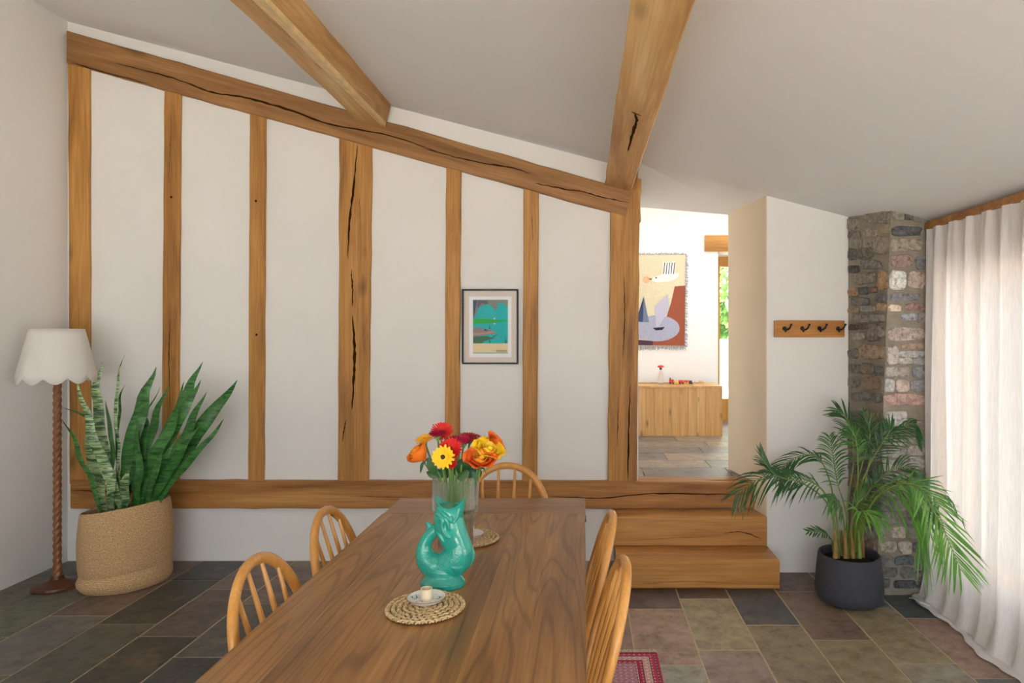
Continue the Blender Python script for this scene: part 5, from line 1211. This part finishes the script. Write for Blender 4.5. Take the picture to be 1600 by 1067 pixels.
# woven placemats and candle holders
M['grass'] = plain('dried_grass', S('e6c896'), 0.7, noise_amt=0.5, nscale=110)
def make_mat():
    root = empty('woven_placemat', (0, 0, 0)); rr = random.Random(14)
    bm = bmesh.new(); lathe(bm, [(0.09, 0.0), (0.098, 0.002), (0.098, 0.005), (0.05, 0.006)], 40); obj('core', bm, plain('dried_grass_dark', S('6a4a26'), 0.85), root, world=False)
    for ring in range(7):
        R = 0.010 + 0.0150 * ring; nn = max(5, int(2 * PI * R / 0.0165)); bm = bmesh.new()
        for k in range(nn):
            for sg in (-1, 1):
                a = 2 * PI * (k + (0.5 if sg > 0 else 0)) / nn; da = 2 * PI / nn * 1.25
                pp = []
                for f in (-0.5, -0.2, 0.2, 0.5):
                    r2_ = R + sg * 0.0062 * (f * 2) * 0.9 + rr.uniform(-.0006, .0006); aa = a + da * f
                    pp.append(Vector((r2_ * math.cos(aa), r2_ * math.sin(aa), 0.0060 + 0.0050 * math.cos(f * PI) * (1 if sg > 0 else 0.7) + rr.uniform(-.0008, .0008))))
                tube(bm, pp, [0.0018, 0.0036, 0.0036, 0.0018], 5)
        obj('braid_ring', bm, M['grass'], root, world=False)
    return root
m0 = make_mat(); m0.location = ((665 - CX) * 1.806 / F, 1.806, TZ); tag(m0, 'round braided straw placemat in front of the jug', 'placemat', 'braided placemats')
m1_ = copy_tree(m0); m1_.location = (-0.413, 2.41, TZ); m1_.rotation_euler.z = 0.7; tag(m1_, 'round braided straw placemat behind the jug and vase', 'placemat', 'braided placemats')
M['ceramic'] = plain('white_glaze', (0.82, 0.81, 0.80, 1), 0.25, coat=0.3)
M['cream'] = plain('cream_glaze', S('e8d9b8'), 0.3, coat=0.2)
M['rust'] = plain('unglazed_rim', S('a06a58'), 0.6)
def make_holder():
    root = empty('candle_holder', (0, 0, 0))
    prof = [(0.030, 0.0), (0.042, 0.004), (0.0515, 0.012), (0.0525, 0.0145), (0.0505, 0.0150), (0.040, 0.0075), (0.02, 0.0060), (0.0, 0.0060)]
    bm = bmesh.new(); lathe(bm, prof, 48, cap0=True, cap1=False); obj('dish', bm, M['ceramic'], root, world=False)
    bm = bmesh.new(); tube(bm, [Vector((0.0522 * math.cos(2 * PI * k / 48), 0.0522 * math.sin(2 * PI * k / 48), 0.0142)) for k in range(48)], 0.0011, 6, closed=True); obj('rim', bm, M['rust'], root, world=False)
    bm = bmesh.new(); lathe(bm, [(0.016, 0.005), (0.0158, 0.034), (0.0165, 0.037), (0.0125, 0.037), (0.012, 0.014), (0.0, 0.014)], 32, cap0=True, cap1=False); obj('candle_cup', bm, M['cream'], root, world=False)
    bm = bmesh.new()
    def mark(path, w):
        q = []
        for (x, y) in path:
            r = math.hypot(x, y); z = 0.0064 + (max(0, r - 0.02) / 0.02) ** 1.3 * 0.0016 + max(0, r - 0.04) * 0.7; q.append(Vector((x, y, z)))
        c = catmull(q, 10); strip(bm, c, [w * (0.4 + 0.6 * math.sin(PI * i / 10)) for i in range(11)], (0, 0, 1), 0.0004)
    mark([(-0.036, 0.022), (-0.029, 0.012), (-0.030, 0.002), (-0.038, -0.002)], 0.0026); mark([(0.024, 0.020), (0.034, 0.014), (0.033, 0.002), (0.027, -0.002)], 0.0028)
    mark([(-0.020, -0.010), (-0.010, -0.012), (-0.006, -0.024)], 0.0022); mark([(0.036, -0.002), (0.046, 0.006)], 0.0016); mark([(-0.043, 0.008), (-0.039, 0.004)], 0.003)
    for (x, y) in ((-0.020, 0.010), (-0.022, -0.022), (0.016, -0.022), (0.010, -0.036), (0.02, 0.03), (0.0, 0.036)): mark([(x - 0.002, y), (x, y + 0.0004), (x + 0.002, y)], 0.0034)
    obj('painted_marks', bm, M['black'], root, world=False)
    return root
h0 = make_holder(); h0.location = ((665 - CX) * 1.825 / F, 1.835, TZ + 0.0095); tag(h0, 'white dish candle holder with black marks in front of the jug', 'candle holder', 'dish candle holders')
h1 = copy_tree(h0); h1.location = (-0.413, 2.415, TZ + 0.0095); h1.rotation_euler.z = 2.0; tag(h1, 'white dish candle holder half hidden behind the glass vase', 'candle holder', 'dish candle holders')
